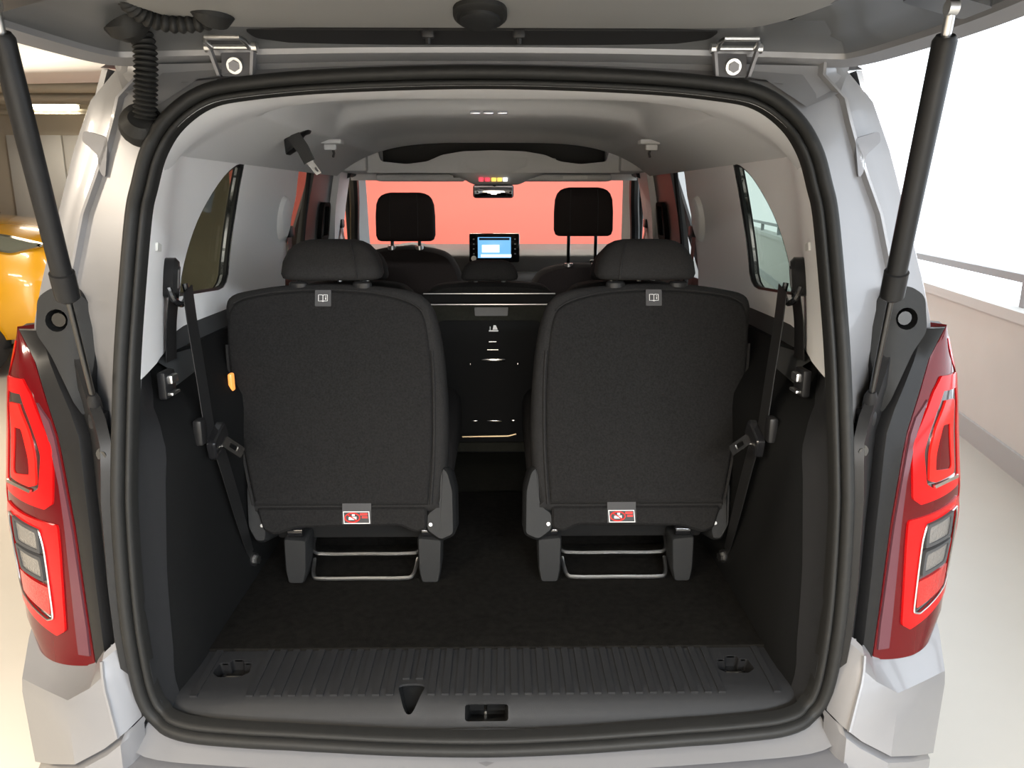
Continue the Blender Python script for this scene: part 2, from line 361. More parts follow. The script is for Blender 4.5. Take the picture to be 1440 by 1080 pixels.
for s in (-1, 1):
    rows = []
    for z in PZ:
        wv = wz(z); y0 = yap(z); xs, ys = lerp(z, *XS), lerp(z, *YS)
        if z > 1.55: wv = lerp(z, [1.55, 1.60, 1.64], [0.54, 0.485, 0.42])
        rows.append([(s * (wv - 0.02), y0 + 0.05, z), (s * (wv + 0.004), y0 + 0.010, z), (s * (wv * 0.55 + xs * 0.45), y0 * 0.5 + ys * 0.5 + 0.004, z), (s * (xs - 0.008), ys, z)])
    part('door_jamb', loft(rows), 'silver', van)
    rows = []
    for z in PZ + [1.70]:
        xs, ys = lerp(z, *XS), lerp(z, *YS); xo, yo = lerp(z, *XO), lerp(z, *YO)
        rows.append([(s * (xs - 0.008), ys, z), (s * (xs - 0.003), ys - 0.010, z), (s * (xs + 0.002), ys - 0.010, z), (s * (xs + 0.006), ys + 0.008, z), (s * (xs * 0.6 + xo * 0.4), ys * 0.5 + yo * 0.5 - 0.004, z), (s * (xo - 0.022), yo - 0.012, z), (s * (xo - 0.008), yo - 0.010, z),
                     (s * xo, yo + 0.004, z), (s * (xo + 0.012), yo + 0.05, z)])
    part('pillar_gutter', loft(rows), 'silver', van)
    # little stiffening lip below the roof corner
    part('corner_bracket', prism(rp([(0.628, 1.535), (0.668, 1.547), (0.672, 1.530), (0.648, 1.508), (0.645, 1.478), (0.637, 1.470)], 0.006), lambda u, v, h, s=s: (s * u, lerp(v, *YS) + 0.002 - h, v), 0, 0.012), 'silver_dull', van)
    # roof corner fillers between jamb and roof gutter
    part('roof_corner', loft([[(s * a, b, c) for a, b, c in ((0.40, 1.358, 1.640), (0.47, 1.355, 1.628), (0.54, 1.35, 1.585), (0.60, 1.365, 1.610))], [(s * a, b, c) for a, b, c in ((0.42, 1.405, 1.668), (0.52, 1.405, 1.664), (0.60, 1.405, 1.652), (0.634, 1.42, 1.656))], [(s * a, b, c) for a, b, c in ((0.42, 1.42, 1.75), (0.52, 1.42, 1.75), (0.60, 1.42, 1.72), (0.645, 1.43, 1.70))]]), 'silver', van)
# roof channel under the hinges + outer roof
GX = [k * 0.05 for k in range(-10, 11)]
part('roof_gutter', loft([[(x, y, z - q * abs(x) ** 2.2) for x in GX] for y, z, q in ((1.356, 1.650, 0.13), (1.372, 1.655, 0.12), (1.396, 1.658, 0.08), (1.404, 1.690, 0.03), (1.42, 1.757, 0.02))]), 'silver', van)
part('roof_panel', loft([[(x, y, zz - 0.10 * abs(x / 0.66) ** 4) for x in (-0.66, -0.6, -0.45, -0.2, 0, 0.2, 0.45, 0.6, 0.66)] for y, zz in ((1.42, 1.755), (1.6, 1.775), (2.4, 1.79), (3.2, 1.765), (3.55, 1.66))]), 'silver', van)
part('underbody', box2(-0.86, 0.86, 1.35, 4.9, 0.42, 0.50), 'black', van)

for s in (-1, 1):
    for y in (2.15, 4.75):
        wv_ = part('wheel', tube([(s * 0.66, y, 0.32), (s * 0.68, y, 0.32), (s * 0.84, y, 0.32), (s * 0.86, y, 0.32)], 0.32, 32, radii=[0.30, 0.32, 0.32, 0.30]), 'tyre', van)
        part('hub_cap', tube([(s * 0.84, y, 0.32), (s * 0.87, y, 0.32)], 0.2, 24), 'zinc', wv_)
# --- interior side trim: X as a function of (y, z)
def xin(y, z):
    wv = wz(z) - 0.030; y0 = yap(z) + 0.008
    base = 0.66 - 0.05 * max(0, (z - 1.2) / 0.35) ** 1.5
    t = min(1, max(0, (y - y0) / (1.66 - y0)))
    g = t ** 0.55 if t < 1 else 1
    k = lerp(t, [0, 0.05, 0.15, 0.30, 0.51, 0.70, 0.84, 1], [0, 0.015, 0.09, 0.22, 0.50, 0.78, 0.94, 1])
    return wv + (base - wv) * k
def YZ(s, off=0.0):
    return lambda u, v, h: (s * (xin(u, v) + off - h), u, v)
QW = [(2.01, 1.522), (1.96, 1.519), (1.88, 1.49), (1.785, 1.43), (1.72, 1.37), (1.672, 1.30), (1.645, 1.235), (1.88, 1.2225), (1.912, 1.2255), (1.935, 1.236), (1.949, 1.253), (1.956, 1.285)]
QW = cr(QW[:7], 3)[:-1] + QW[6:]
UP = [(1.33, 1.50), (1.36, 1.575), (2.52, 1.575), (2.545, 1.54), (2.55, 1.45), (2.50, 1.33), (2.46, 1.15), (1.95, 1.165), (1.60, 1.150), (1.40, 1.150), (1.27, 1.140), (1.285, 1.28)]
for s in (-1, 1):
    part('pillar_trim', prism(UP, YZ(s), -0.02, 0.0, [QW], 0.035), 'pillar_plastic', van, sharp=60)
    qw = part('quarter_window', prism([(u + (0.02 if u > 1.85 else -0.02), v + (0.015 if v > 1.35 else -0.015)) for u, v in QW], YZ(s, 0.026), -0.004, 0.0, [], 0.05), 'tinted_glass', van)
    loopq = [tuple(YZ(s)(u, v, 0.001)) for u, v in dens(QW, 0.03)]
    loopb = [(p[0] + s * 0.026, p[1], p[2]) for p in loopq]
    part('window_surround', loft([loopq, loopb], cu=True), 'black', van)
    part('window_gasket', tube([(p[0] + s * 0.008, p[1], p[2]) for p in loopq], 0.0065, 6, closed=True), 'black', van)
    # pressed slot near the seal
    part('trim_slot', prism(rp([(1.355, 1.348), (1.385, 1.345), (1.385, 1.357), (1.355, 1.363)], 0.002), YZ(s), 0.0, 0.004), 'white_paint', van)
    # round cover for the middle-row belt
    c0 = (2.42, 1.40)
    part('belt_cover', slab([(c0[0] + 0.06 * math.cos(a * math.pi / 10), c0[1] - 0.02 + 0.07 * math.sin(a * math.pi / 10)) for a in range(20)], YZ(s), [(0.0, 0.0), (0.012, 0.008), (0.016, 0.02)]), 'pillar_plastic', van)
    # shelf below the quarter window
    part('side_ledge', loft([[(s * 0.675, y, 1.185 - 0.01 * (y > 1.8)) for y in (1.42, 1.7, 2.0, 2.5)], [(s * 0.655, y, 1.165) for y in (1.42, 1.7, 2.0, 2.5)], [(s * (0.60 + 0.03 * (y > 1.5)), y, 1.128) for y in (1.42, 1.7, 2.0, 2.5)], [(s * (0.59 + 0.03 * (y > 1.5)), y, 1.09) for y in (1.42, 1.7, 2.0, 2.5)]]), 'ledge_plastic', van)
# --- dark lower side trim
def xlow(y, z):
    wv = wz(z) - 0.030; y0 = yap(z) + 0.008
    arch = 0.548 + 0.075 * sm(0.99, 1.135, z) - 0.01 * sm(0.8, 0.6, z)
    return wv + (arch - wv) * lerp((y - y0) / 0.16, [0, 0.15, 0.6, 0.9, 1.2], [0, 0.06, 0.75, 0.95, 1.0])
for s in (-1, 1):
    OUT = [(1.165, 0.57), (1.172, 0.65), (1.20, 0.86), (1.235, 1.05), (1.262, 1.145), (1.36, 1.152), (1.45, 1.142), (1.60, 1.138), (2.5, 1.14), (2.5, 0.56), (1.4, 0.56)]
    BD = [(1.215, 0.58), (1.235, 0.66), (1.262, 0.82), (1.285, 0.95), (1.305, 1.03), (1.33, 1.075), (1.365, 1.095), (1.39, 1.115), (1.40, 1.147)]
    lm = lambda u, v, h, s=s: (s * (xlow(u, v) - h), u, v)
    part('opening_trim', prism([(1.165, 0.57), (1.172, 0.65), (1.20, 0.86), (1.235, 1.05), (1.262, 1.145), (1.36, 1.152)] + BD[::-1], lm, -0.02, 0.0, [], 0.025), 'charcoal_light', van, sharp=60)
    part('cargo_side_trim', prism(BD + [(1.45, 1.142), (1.60, 1.138), (2.5, 1.14), (2.5, 0.56), (1.4, 0.56)], lm, -0.02, -0.001, [], 0.03), 'side_carpet', van, sharp=60)
    hk = part('bag_hook', rbox((s * 0.582, 1.372, 1.108), (0.016, 0.045, 0.05), 0.004), 'black', van)
    part('hook_tab', rbox((s * 0.571, 1.372, 1.118), (0.012, 0.028, 0.016), 0.003), 'zinc', hk)
    part('hook_bar', rbox((s * 0.571, 1.372, 1.092), (0.012, 0.034, 0.006), 0.002), 'zinc', hk)
bulb = part('courtesy_light', rbox((-0.566, 1.655, 1.045), (0.010, 0.020, 0.040), 0.004), 'side_marker', van, 'small glowing orange side lamp')

# --- headliner
def zl(x, y):
    zc = lerp(y, [1.365, 1.45, 1.62, 2.4, 3.05, 3.3], [1.618, 1.624, 1.628, 1.650, 1.652, 1.650])
    xs = lerp(y, [1.365, 1.5, 1.64, 2.6, 3.3], [0.548, 0.58, 0.615, 0.615, 0.60]); zs = lerp(y, [1.365, 1.6, 3.3], [1.46, 1.52, 1.53])
    n = lerp(y, [1.365, 1.6, 2.4], [6, 4.5, 4])
    z = zc - (zc - zs) * min(1.0, abs(x) / xs) ** n
    rec = sm(1.628, 1.642, y) * (1 - 0.6 * sm(2.28, 2.36, y)) * (1 - sm(2.9, 3.05, y))
    return z + 0.066 * rec * sm(0.45, 0.425, abs(x)), xs
TOPC = cr([(-x, z) for x, z in HALF[6::-1]] + HALF[1:7], 12)
def inset_top(k, n=34):
    f = (k + n) / (2 * n) * (len(TOPC) - 1); i = min(int(f), len(TOPC) - 2); t = f - i
    a, b = TOPC[i], TOPC[i + 1]; x, z = a[0] + (b[0] - a[0]) * t, a[1] + (b[1] - a[1]) * t
    d = Vector((b[0] - a[0], b[1] - a[1])).normalized(); return x + d.y * 0.029, z - d.x * 0.029
rows = []
for tt in (0, 0.05, 0.12, 0.25, 0.4, 0.55, 0.7, 0.85):
    r = []
    for k in range(-34, 35):
        ax, az = inset_top(k); ay = yap(az) + 0.004; xs = zl(0, 1.60)[1]; bx = xs * k / 34; bz = zl(bx, 1.60)[0]; e = sm(0, 1, tt) * 0.5 + tt * 0.5
        r.append((ax + (bx - ax) * e, ay + (1.60 - ay) * tt, az + (bz - az) * e))
    rows.append(r)
for y in (1.60, 1.63, 1.64, 1.65, 1.66, 1.72, 1.8, 1.9, 2.0, 2.1, 2.2, 2.28, 2.30, 2.32, 2.34, 2.36, 2.45, 2.6, 2.8, 2.9, 2.95, 3.0, 3.05, 3.08):
    xs = zl(0, y)[1]; rows.append([(xs * k / 34, y, zl(xs * k / 34, y)[0]) for k in range(-34, 35)])
part('headliner', loft(rows), 'headliner', van, sharp=70)
for x in (-0.05, -0.012, 0.028):
    part('reading_light', rbox((x + 0.005, 2.335, zl(0, 2.335)[0] - 0.003), (0.030, 0.02, 0.008), 0.002), 'ceiling_led', van)
for s in (-1, 1):      # flush coat hooks in the headliner
    y0 = 2.36
    ck = part('coat_hook', J(rbox((s * 0.465, y0, zl(0.465, y0)[0] - 0.006), (0.06, 0.05, 0.014), 0.004), rbox((s * 0.475, y0 + 0.015, zl(0.475, y0)[0] - 0.016), (0.036, 0.012, 0.018), 0.004)), 'headliner', van)
    part('cable_exit', tube([(s * 0.50, 2.52, 1.60), (s * 0.497, 2.53, 1.58), (s * 0.502, 2.54, 1.57)], 0.004, 6), 'dash', ck)

# --- front end seen through the cabin
LIP = [(-0.50, 1.542), (0.50, 1.542), (0.50, 1.64), (0.455, 1.64), (0.44, 1.585), (0.34, 1.575), (0.26, 1.585), (0.20, 1.610), (0.12, 1.623), (0, 1.627), (-0.12, 1.623), (-0.20, 1.610), (-0.26, 1.585), (-0.34, 1.575), (-0.44, 1.585), (-0.455, 1.64), (-0.50, 1.64)]
osf = part('overhead_shelf', prism(rp(LIP, 0.012), XZ(3.12), -0.04, 0.0), 'headliner', van)
part('shelf_recess', loft([[(-0.46, 3.14, 1.57), (0.46, 3.14, 1.57)], [(-0.46, 3.32, 1.57), (0.46, 3.32, 1.57)], [(-0.46, 3.32, 1.70), (0.46, 3.32, 1.70)]]), 'black', osf)
part('windscreen_header', prism([(-0.60, 1.520), (0.60, 1.520), (0.60, 1.70), (-0.60, 1.70)], XZ(3.34), -0.03, 0.0, [], 0.1), 'headliner', van)
for s in (-1, 1): part('header_side', box2(min(s*0.49, s*0.62), max(s*0.49, s*0.62), 3.08, 3.37, 1.545, 1.66, 0.01), 'headliner', van)
cons = part('overhead_console', loft([ring(0.01, 3.22, z, a, b, 2.4, 24) for z, a, b in ((1.60, 0.24, 0.11), (1.565, 0.235, 0.11), (1.54, 0.19, 0.10), (1.52, 0.13, 0.08), (1.508, 0.11, 0.07), (1.500, 0.09, 0.05))], cu=True, cap=True), 'headliner', van)
for x, m_ in ((-0.045, 'led_red'), (-0.02, 'led_red'), (0.005, 'led_amber'), (0.028, 'led_amber'), (0.05, 'led_white')):
    part('indicator_lamp', rbox((x - 0.005, 3.138, 1.517), (0.018, 0.01, 0.014), 0.002), m_, cons)
for s, x in ((-1, -0.30), (1, 0.30)):
    vz = part('sun_visor', rbox((x, 3.28, 1.528), (0.36, 0.10, 0.028), 0.012, 3), 'headliner', van)
    part('visor_clip', rbox((x - s * 0.16, 3.225, 1.533), (0.05, 0.02, 0.012), 0.003), 'dash', vz)
    if s > 0: part('visor_sticker', rbox((x + 0.03, 3.2275, 1.528), (0.10, 0.006, 0.012)), 'tag_white', vz)
mr = part('rear_view_mirror', rbox((-0.005, 3.47, 1.477), (0.178, 0.03, 0.058), 0.012, 3), 'black', van)
part('mirror_glass', rbox((-0.005, 3.4545, 1.477), (0.166, 0.003, 0.046), 0.001), 'mirror_face', mr)
part('mirror_stem', tube([(0, 3.47, 1.50), (0, 3.40, 1.54)], 0.012, 8), 'black', mr)
part('windscreen', loft([[(x, 3.50, 1.57) for x in (-0.60, 0, 0.60)], [(x, 4.45, 1.12) for x in (-0.74, 0, 0.74)]]), 'clear_glass', van)
dsh = part('dashboard', prism(rp([(3.62, 0.8), (3.60, 1.10), (3.66, 1.185), (3.80, 1.205), (4.45, 1.20), (4.45, 0.8)], 0.03), lambda u, v, h: (h, u, v), -0.74, 0.74), 'dash', van)
part('glovebox_line', tube([(0.10, 3.601, 1.10), (0.34, 3.601, 1.10), (0.36, 3.601, 1.12), (0.36, 3.63, 1.15)], 0.003, 6), 'black', dsh)
part('air_vent', rbox((0.50, 3.62, 1.14), (0.12, 0.03, 0.06), 0.01), 'black_satin', dsh)
part('centre_trim', rbox((0.16, 3.607, 1.09), (0.14, 0.02, 0.05), 0.01), 'dash_light', dsh)
part('instrument_hood', loft([[(-0.38 + 0.16 * math.cos(a * math.pi / 10), y, 1.15 + (0.10 - q) * math.sin(a * math.pi / 10)) for a in range(11)] for y, q in ((3.58, 0.01), (3.62, 0), (3.78, 0.02), (3.85, 0.05))]), 'dash_light', dsh)
sw = part('steering_wheel', tube([(-0.36 + 0.18 * math.cos(a * math.pi / 14), 3.50 + 0.055 * math.sin(a * math.pi / 14), 1.06 + 0.16 * math.sin(a * math.pi / 14)) for a in range(28)], 0.014, 8, closed=True), 'black_satin', van)
part('wheel_boss', rbox((-0.36, 3.53, 1.05), (0.14, 0.05, 0.10), 0.02), 'black_satin', sw)
scr = part('touchscreen', rbox((-0.003, 3.60, 1.225), (0.232, 0.022, 0.132), 0.008), 'black_gloss', van)
part('display', rbox((-0.003, 3.5885, 1.227), (0.152, 0.003, 0.094), 0.001), 'screen_blue', scr)
part('display_card', rbox((-0.02, 3.5865, 1.222), (0.080, 0.002, 0.034), 0.0005), 'screen_white', scr)
part('display_card', rbox((0.005, 3.5865, 1.190), (0.14, 0.002, 0.012), 0.0005), 'screen_white', scr)
part('display_bar', rbox((-0.003, 3.5865, 1.266), (0.140, 0.002, 0.010), 0.0005), 'tag_dark', scr)
for x in (-0.098, 0.092):
    for k in range(4): part('screen_button', rbox((x, 3.5885, 1.265 - 0.022 * k), (0.007, 0.003, 0.005), 0.001), 'tag_white', scr)
part('volume_knob', tube([(-0.098, 3.58, 1.178), (-0.098, 3.60, 1.178)], 0.012, 14), 'zinc', scr)
for s in (-1, 1):
    # A pillar
    part('front_pillar', loft([[(s * a, y, z) for a, y, z in ((0.545, 3.36, 1.57), (0.575, 3.37, 1.545), (0.60, 3.40, 1.56))], [(s * a, y, z) for a, y, z in ((0.585, 3.62, 1.49), (0.625, 3.60, 1.45), (0.64, 3.62, 1.49))], [(s * a, y, z) for a, y, z in ((0.66, 4.10, 1.24), (0.71, 4.05, 1.19), (0.72, 4.1, 1.22))], [(s * a, y, z) for a, y, z in ((0.69, 4.4, 1.08), (0.74, 4.35, 1.05), (0.75, 4.4, 1.08))]]), 'pillar_plastic', van)
    part('door_gasket', tube(cr([(s * 0.60, 3.24, 1.545), (s * 0.595, 3.34, 1.553), (s * 0.605, 3.42, 1.52), (s * 0.63, 3.56, 1.43), (s * 0.655, 3.66, 1.30), (s * 0.66, 3.68, 1.18), (s * 0.66, 3.68, 1.05)], 5), 0.022, 8), 'black', van)
    # front door: window frame bar and glass
    fw = part('front_window', loft([[(s * 0.70, y, 1.12) for y in (3.15, 4.1)], [(s * 0.635, y, 1.56) for y in (3.15, 3.5)]]), 'clear_glass', van)
    part('quarter_bar', tube([(s * 0.70, 3.80, 1.12), (s * 0.665, 3.58, 1.50)], 0.014, 8), 'black', fw)
    part('front_door_panel', loft([[(s * 0.70, y, 1.16) for y in (3.1, 4.1)], [(s * 0.64, y, 1.10) for y in (3.1, 4.1)], [(s * 0.66, y, 0.5) for y in (3.1, 4.1)]]), 'charcoal', van)
    # B pillar trim + belt
    part('middle_pillar', prism([(3.10, 1.57), (3.17, 1.57), (3.30, 1.545), (3.30, 1.35), (3.34, 1.10), (3.16, 1.10), (3.13, 1.30), (3.10, 1.40)], lambda u, v, h, s=s: (s * (0.655 - 0.05 * max(0, (v - 1.2) / 0.35) ** 1.5 - h - 0.12 * max(0, 0.03 - abs(u - 3.2))), u, v), -0.02, 0.012, [], 0.04), 'pillar_plastic', van)
    fb = part('front_belt', loft([[(s * a, y, z) for a, y, z in ((0.632, 3.215, 1.34), (0.60, 3.19, 1.20), (0.585, 3.16, 1.05))], [(s * a, y, z) for a, y, z in ((0.632, 3.26, 1.34), (0.60, 3.235, 1.20), (0.585, 3.205, 1.05))]]), 'webbing', van)
    part('belt_guide', rbox((s * 0.63, 3.238, 1.345), (0.022, 0.05, 0.035), 0.006), 'black', fb)
    # sliding door: glass, dark frame, handle recess
    part('sliding_window', loft([[(s * 0.715, y, 1.10) for y in (2.35, 3.0)], [(s * 0.645, y, 1.58) for y in (2.35, 3.0)]]), 'privacy_glass', van)
    sf = part('sliding_door_frame', prism(rp([(2.80, 1.575), (3.12, 1.575), (3.15, 1.10), (2.68, 1.10), (2.735, 1.30)], 0.015), lambda u, v, h, s=s: (s * (0.668 - 0.05 * max(0, (v - 1.2) / 0.35) ** 1.5 - h), u, v), -0.025, 0.0, [], 0.05), 'dash', van)
    part('frame_top', prism([(2.50, 1.575), (3.12, 1.575), (3.12, 1.545), (2.50, 1.55)], lambda u, v, h, s=s: (s * (0.64 - h), u, v), -0.03, 0.02), 'black', van)
    hp = part('door_handle_recess', prism(rp([(2.93, 1.43), (3.05, 1.43), (3.07, 1.29), (2.93, 1.29)], 0.03), lambda u, v, h, s=s: (s * (0.668 - 0.05 * max(0, (v - 1.2) / 0.35) ** 1.5 - h), u, v), 0.0, 0.016, [rp([(2.95, 1.415), (3.035, 1.415), (3.05, 1.305), (2.95, 1.305)], 0.02)]), 'matt_black', sf)
    part('frame_edge', tube([(s * 0.64, 2.79, 1.545), (s * 0.662, 2.735, 1.32), (s * 0.675, 2.67, 1.10)], 0.008, 6), 'black', sf)
    part('sliding_door_panel', loft([[(s * 0.70, y, 1.14) for y in (2.45, 3.15)], [(s * 0.66, y, 1.12) for y in (2.45, 3.15)], [(s * 0.66, y, 0.45) for y in (2.45, 3.15)]]), 'charcoal', van)
    mb = part('middle_belt', loft([[(s * a, y, z) for a, y, z in ((0.645, 2.47, 1.345), (0.635, 2.45, 1.2), (0.62, 2.43, 1.0))], [(s * a, y, z) for a, y, z in ((0.645, 2.515, 1.345), (0.635, 2.495, 1.2), (0.62, 2.475, 1.0))]]), 'webbing', van)
    part('belt_guide', rbox((s * 0.642, 2.485, 1.34), (0.024, 0.055, 0.035), 0.006), 'black', mb)
    # outer side skin with window openings
    part('side_panel', prism([(1.41, 0.35), (1.41, 1.2), (1.43, 1.655), (3.45, 1.655), (4.4, 1.10), (5.3, 1.02), (5.4, 0.35)],
         lambda u, v, h, s=s: (s * (lerp(v, [0.35, 0.6, 1.0, 1.2, 1.66], [0.88, 0.905, 0.90, 0.83, 0.66]) - (0.05 if u < 1.42 else 0) - h), u, v), 0, 0.01,
         [[(1.62, 1.15), (3.05, 1.12), (3.05, 1.59), (1.80, 1.59), (1.62, 1.36)], [(3.16, 1.12), (4.15, 1.12), (3.46, 1.57), (3.16, 1.57)]], 0.12), 'silver', van)

# --- tail lights
IZ = [0.635, 0.712, 0.875, 1.03, 1.098, 1.163, 1.21]; IXX = [0.687, 0.700, 0.718, 0.743, 0.768, 0.790, 0.838]; IYY = [1.21, 1.23, 1.26, 1.29, 1.31, 1.33, 1.375]
OZ = [0.625, 0.66, 0.757, 0.83, 0.91, 1.13, 1.21]; OXX = [0.845, 0.880, 0.903, 0.911, 0.907, 0.872, 0.842]; OYY = [1.305, 1.34, 1.375, 1.38, 1.38, 1.388, 1.382]
def lightmap(s):
    def m(u, v, h):
        ix, iy, ox, oy = lerp(v, IZ, IXX), lerp(v, IZ, IYY), lerp(v, OZ, OXX), lerp(v, OZ, OYY)
        b = 0.022 * 4 * u * (1 - u) * min(1, (ox - ix) / 0.12)
        x = ix + (ox - ix) * u + 0.45 * (b + h); y = iy + (oy - iy) * u - 0.89 * (b + h)
        return (s * x, y, v)
    return m
UO = [(0.73, 1.129), (0.26, 1.129), (0.16, 1.103), (0.06, 1.011), (0.15, 0.916), (0.24, 0.904), (0.82, 0.916), (0.89, 0.934), (0.91, 1.04), (0.84, 1.126)]
UI = [(0.70, 1.103), (0.34, 1.103), (0.27, 1.069), (0.20, 0.999), (0.28, 0.94), (0.36, 0.931), (0.78, 0.934), (0.82, 0.94), (0.76, 1.069)]
TO = [(0.59, 1.086), (0.38, 1.086), (0.30, 1.046), (0.26, 0.999), (0.29, 0.946), (0.38, 0.941), (0.67, 0.946), (0.70, 0.952)]
TI = [(0.54, 1.043), (0.41, 1.043), (0.35, 0.993), (0.36, 0.963), (0.60, 0.958), (0.63, 0.963)]
LO = [(0.89, 0.89), (0.14, 0.878), (0.15, 0.833), (0.22, 0.690), (0.32, 0.678), (0.93, 0.702), (0.97, 0.726), (0.97, 0.863)]
LI = [(0.83, 0.874), (0.33, 0.864), (0.30, 0.833), (0.32, 0.708), (0.40, 0.702), (0.80, 0.722), (0.86, 0.738), (0.84, 0.863)]
CELLS = [([(0.67, 0.868), (0.36, 0.860), (0.36, 0.829), (0.65, 0.832)], 'reflector'), ([(0.68, 0.815), (0.37, 0.810), (0.37, 0.778), (0.66, 0.781)], 'reflector'), ([(0.77, 0.768), (0.32, 0.762), (0.34, 0.714), (0.77, 0.730)], 'reflector_red')]
UO, UI, TO, TI, LO, LI = [rp(L_, 0.012, 3) for L_ in (UO, UI, TO, TI, LO, LI)]
for s in (-1, 1):
    m = lightmap(s)
    out = [(0.0, z) for z in IZ] + [(u, 1.213) for u in (0.5,)] + [(1.0, z) for z in OZ[::-1]] + [(0.5, 0.628)]
    tl = part('tail_light', prism(out, m, -0.05, 0.0, [], 0.035), 'lens_dark', van, ('left' if s < 0 else 'right') + ' red tail light with clear reversing cells', sharp=50)
    sc = lambda L: [(u, v) for u, v in L]
    part('lens_stripe', prism([(0.10, 1.09), (0.02, 1.06), (0.01, 0.70), (0.02, 0.655), (0.12, 0.655), (0.10, 0.75), (0.06, 0.95)], m, 0, 0.004, [], 0.03), 'lens_edge', tl)
    part('lens_outer_band', prism([(0.99, 1.19), (0.55, 1.19), (0.72, 1.145), (0.92, 1.12), (0.95, 1.0), (0.94, 0.92), (0.985, 0.86), (0.985, 0.72), (0.995, 0.70), (0.998, 0.90)], m, 0, 0.0012, [], 0.03), 'lens_red', tl)
    part('upper_light_ring', prism(UO, m, 0.0, 0.004, [UI], 0.03), 'lens_red', tl)
    part('upper_light_well', prism(UI, m, 0.001, 0.002, [TO], 0.03), 'lamp_black', tl)
    part('inner_light_ring', prism(TO, m, 0.0, 0.006, [TI], 0.03), 'lens_bright', tl)
    part('upper_light_core', prism(TI, m, 0.0, 0.004, [], 0.03), 'lens_dark', tl)
    part('chrome_edge', prism([(0.34, 0.938), (0.76, 0.941), (0.76, 0.935), (0.36, 0.932)], m, 0.0, 0.010), 'chrome', tl)
    part('lower_light_ring', prism(LO, m, 0.0, 0.004, [LI], 0.03), 'lens_red', tl)
    part('lower_light_well', prism(LI, m, 0.001, 0.002, [], 0.03), 'lamp_black', tl)
    for c, mm in CELLS:
        part('light_cell', prism(rp(c, 0.012), m, 0.0, 0.007, [], 0.03), mm, tl)
        if mm == 'reflector':
            part('cell_frame', prism(rp([(u + (0.05 if u > 0.5 else -0.03), v + (0.006 if i < 2 else -0.006)) for i, (u, v) in enumerate(c)], 0.014), m, 0.0, 0.009, [rp(c, 0.012)], 0.03), 'tag_grey', tl)
    part('well_edge', tube([m(u, v, 0.006) for u, v in dens(LI, 0.1)], 0.0018, 6, closed=True), 'zinc', tl)

# --- black plastic covers between light and seal
for s in (-1, 1):
    rows = []
    for z in (0.62, 0.66, 0.72, 0.80, 0.88, 0.95, 1.00, 1.04, 1.08, 1.12, 1.16, 1.19, 1.21):
        ix, iy = lerp(z, IZ, IXX), lerp(z, IZ, IYY); wv, y0 = wz(z) + 0.002, yap(z) - 0.004
        inn = wv + sm(1.03, 1.20, z) * 0.085; yi = y0 + sm(1.03, 1.20, z) * 0.06
        rx = ix + (inn - ix) * 0.38
        ry = iy - 0.012
        rows.append([(s * (ix + 0.02), iy + 0.06, z), (s * ix, iy + 0.002, z), (s * (ix - 0.012), iy - 0.016, z), (s * rx, ry - 0.012, z), (s * (rx - 0.006), ry - 0.006, z), (s * (rx - 0.010), ry + 0.006, z), (s * (inn + (rx - inn) * 0.2), yi - 0.004, z), (s * inn, yi + 0.002, z)])
    rows.append([(p[0], p[1] + 0.05, p[2] - 0.005) for p in rows[-1]])
    cv = part('light_cover', loft(rows), 'black_satin', van, sharp=45)
    # strut bracket with bolt recess at the top of the cover
    bo = rp([(0.672, 1.17), (0.672, 1.255), (0.69, 1.285), (0.725, 1.292), (0.752, 1.275), (0.758, 1.215), (0.735, 1.18), (0.688, 1.07)], 0.012)
    hole = [(0.722 + 0.019 * math.cos(a * math.pi / 8), 1.236 + 0.019 * math.sin(a * math.pi / 8)) for a in range(16)]
    bk = part('strut_bracket', prism(bo, lambda u, v, h, s=s: (s * u, 1.305 - h + (v - 1.2) * 0.15 + (0.10 - 0.04) * 0 + max(0, 0.70 - u) * 0.8, v), -0.05, 0.014, [hole], 0.02), 'charcoal', cv)
    part('bracket_bolt', tube([(s * 0.722, 1.315, 1.236), (s * 0.722, 1.303, 1.236)], 0.012, 12), 'dark_steel', cv)
    part('ball_joint', J(rbox((s * 0.652, 1.262, 1.072), (0.030, 0.03, 0.03), 0.008), tube([(s * 0.652, 1.28, 1.065), (s * 0.652, 1.262, 1.055)], 0.017, 12)), 'black', cv)
    part('fixing_bolt', J(tube([(s * 0.628, 1.235, 1.026), (s * 0.628, 1.214, 1.026)], 0.012, 14), tube([(s * 0.628, 1.222, 1.026), (s * 0.628, 1.209, 1.026)], 0.007, 8)), 'dark_steel', cv)

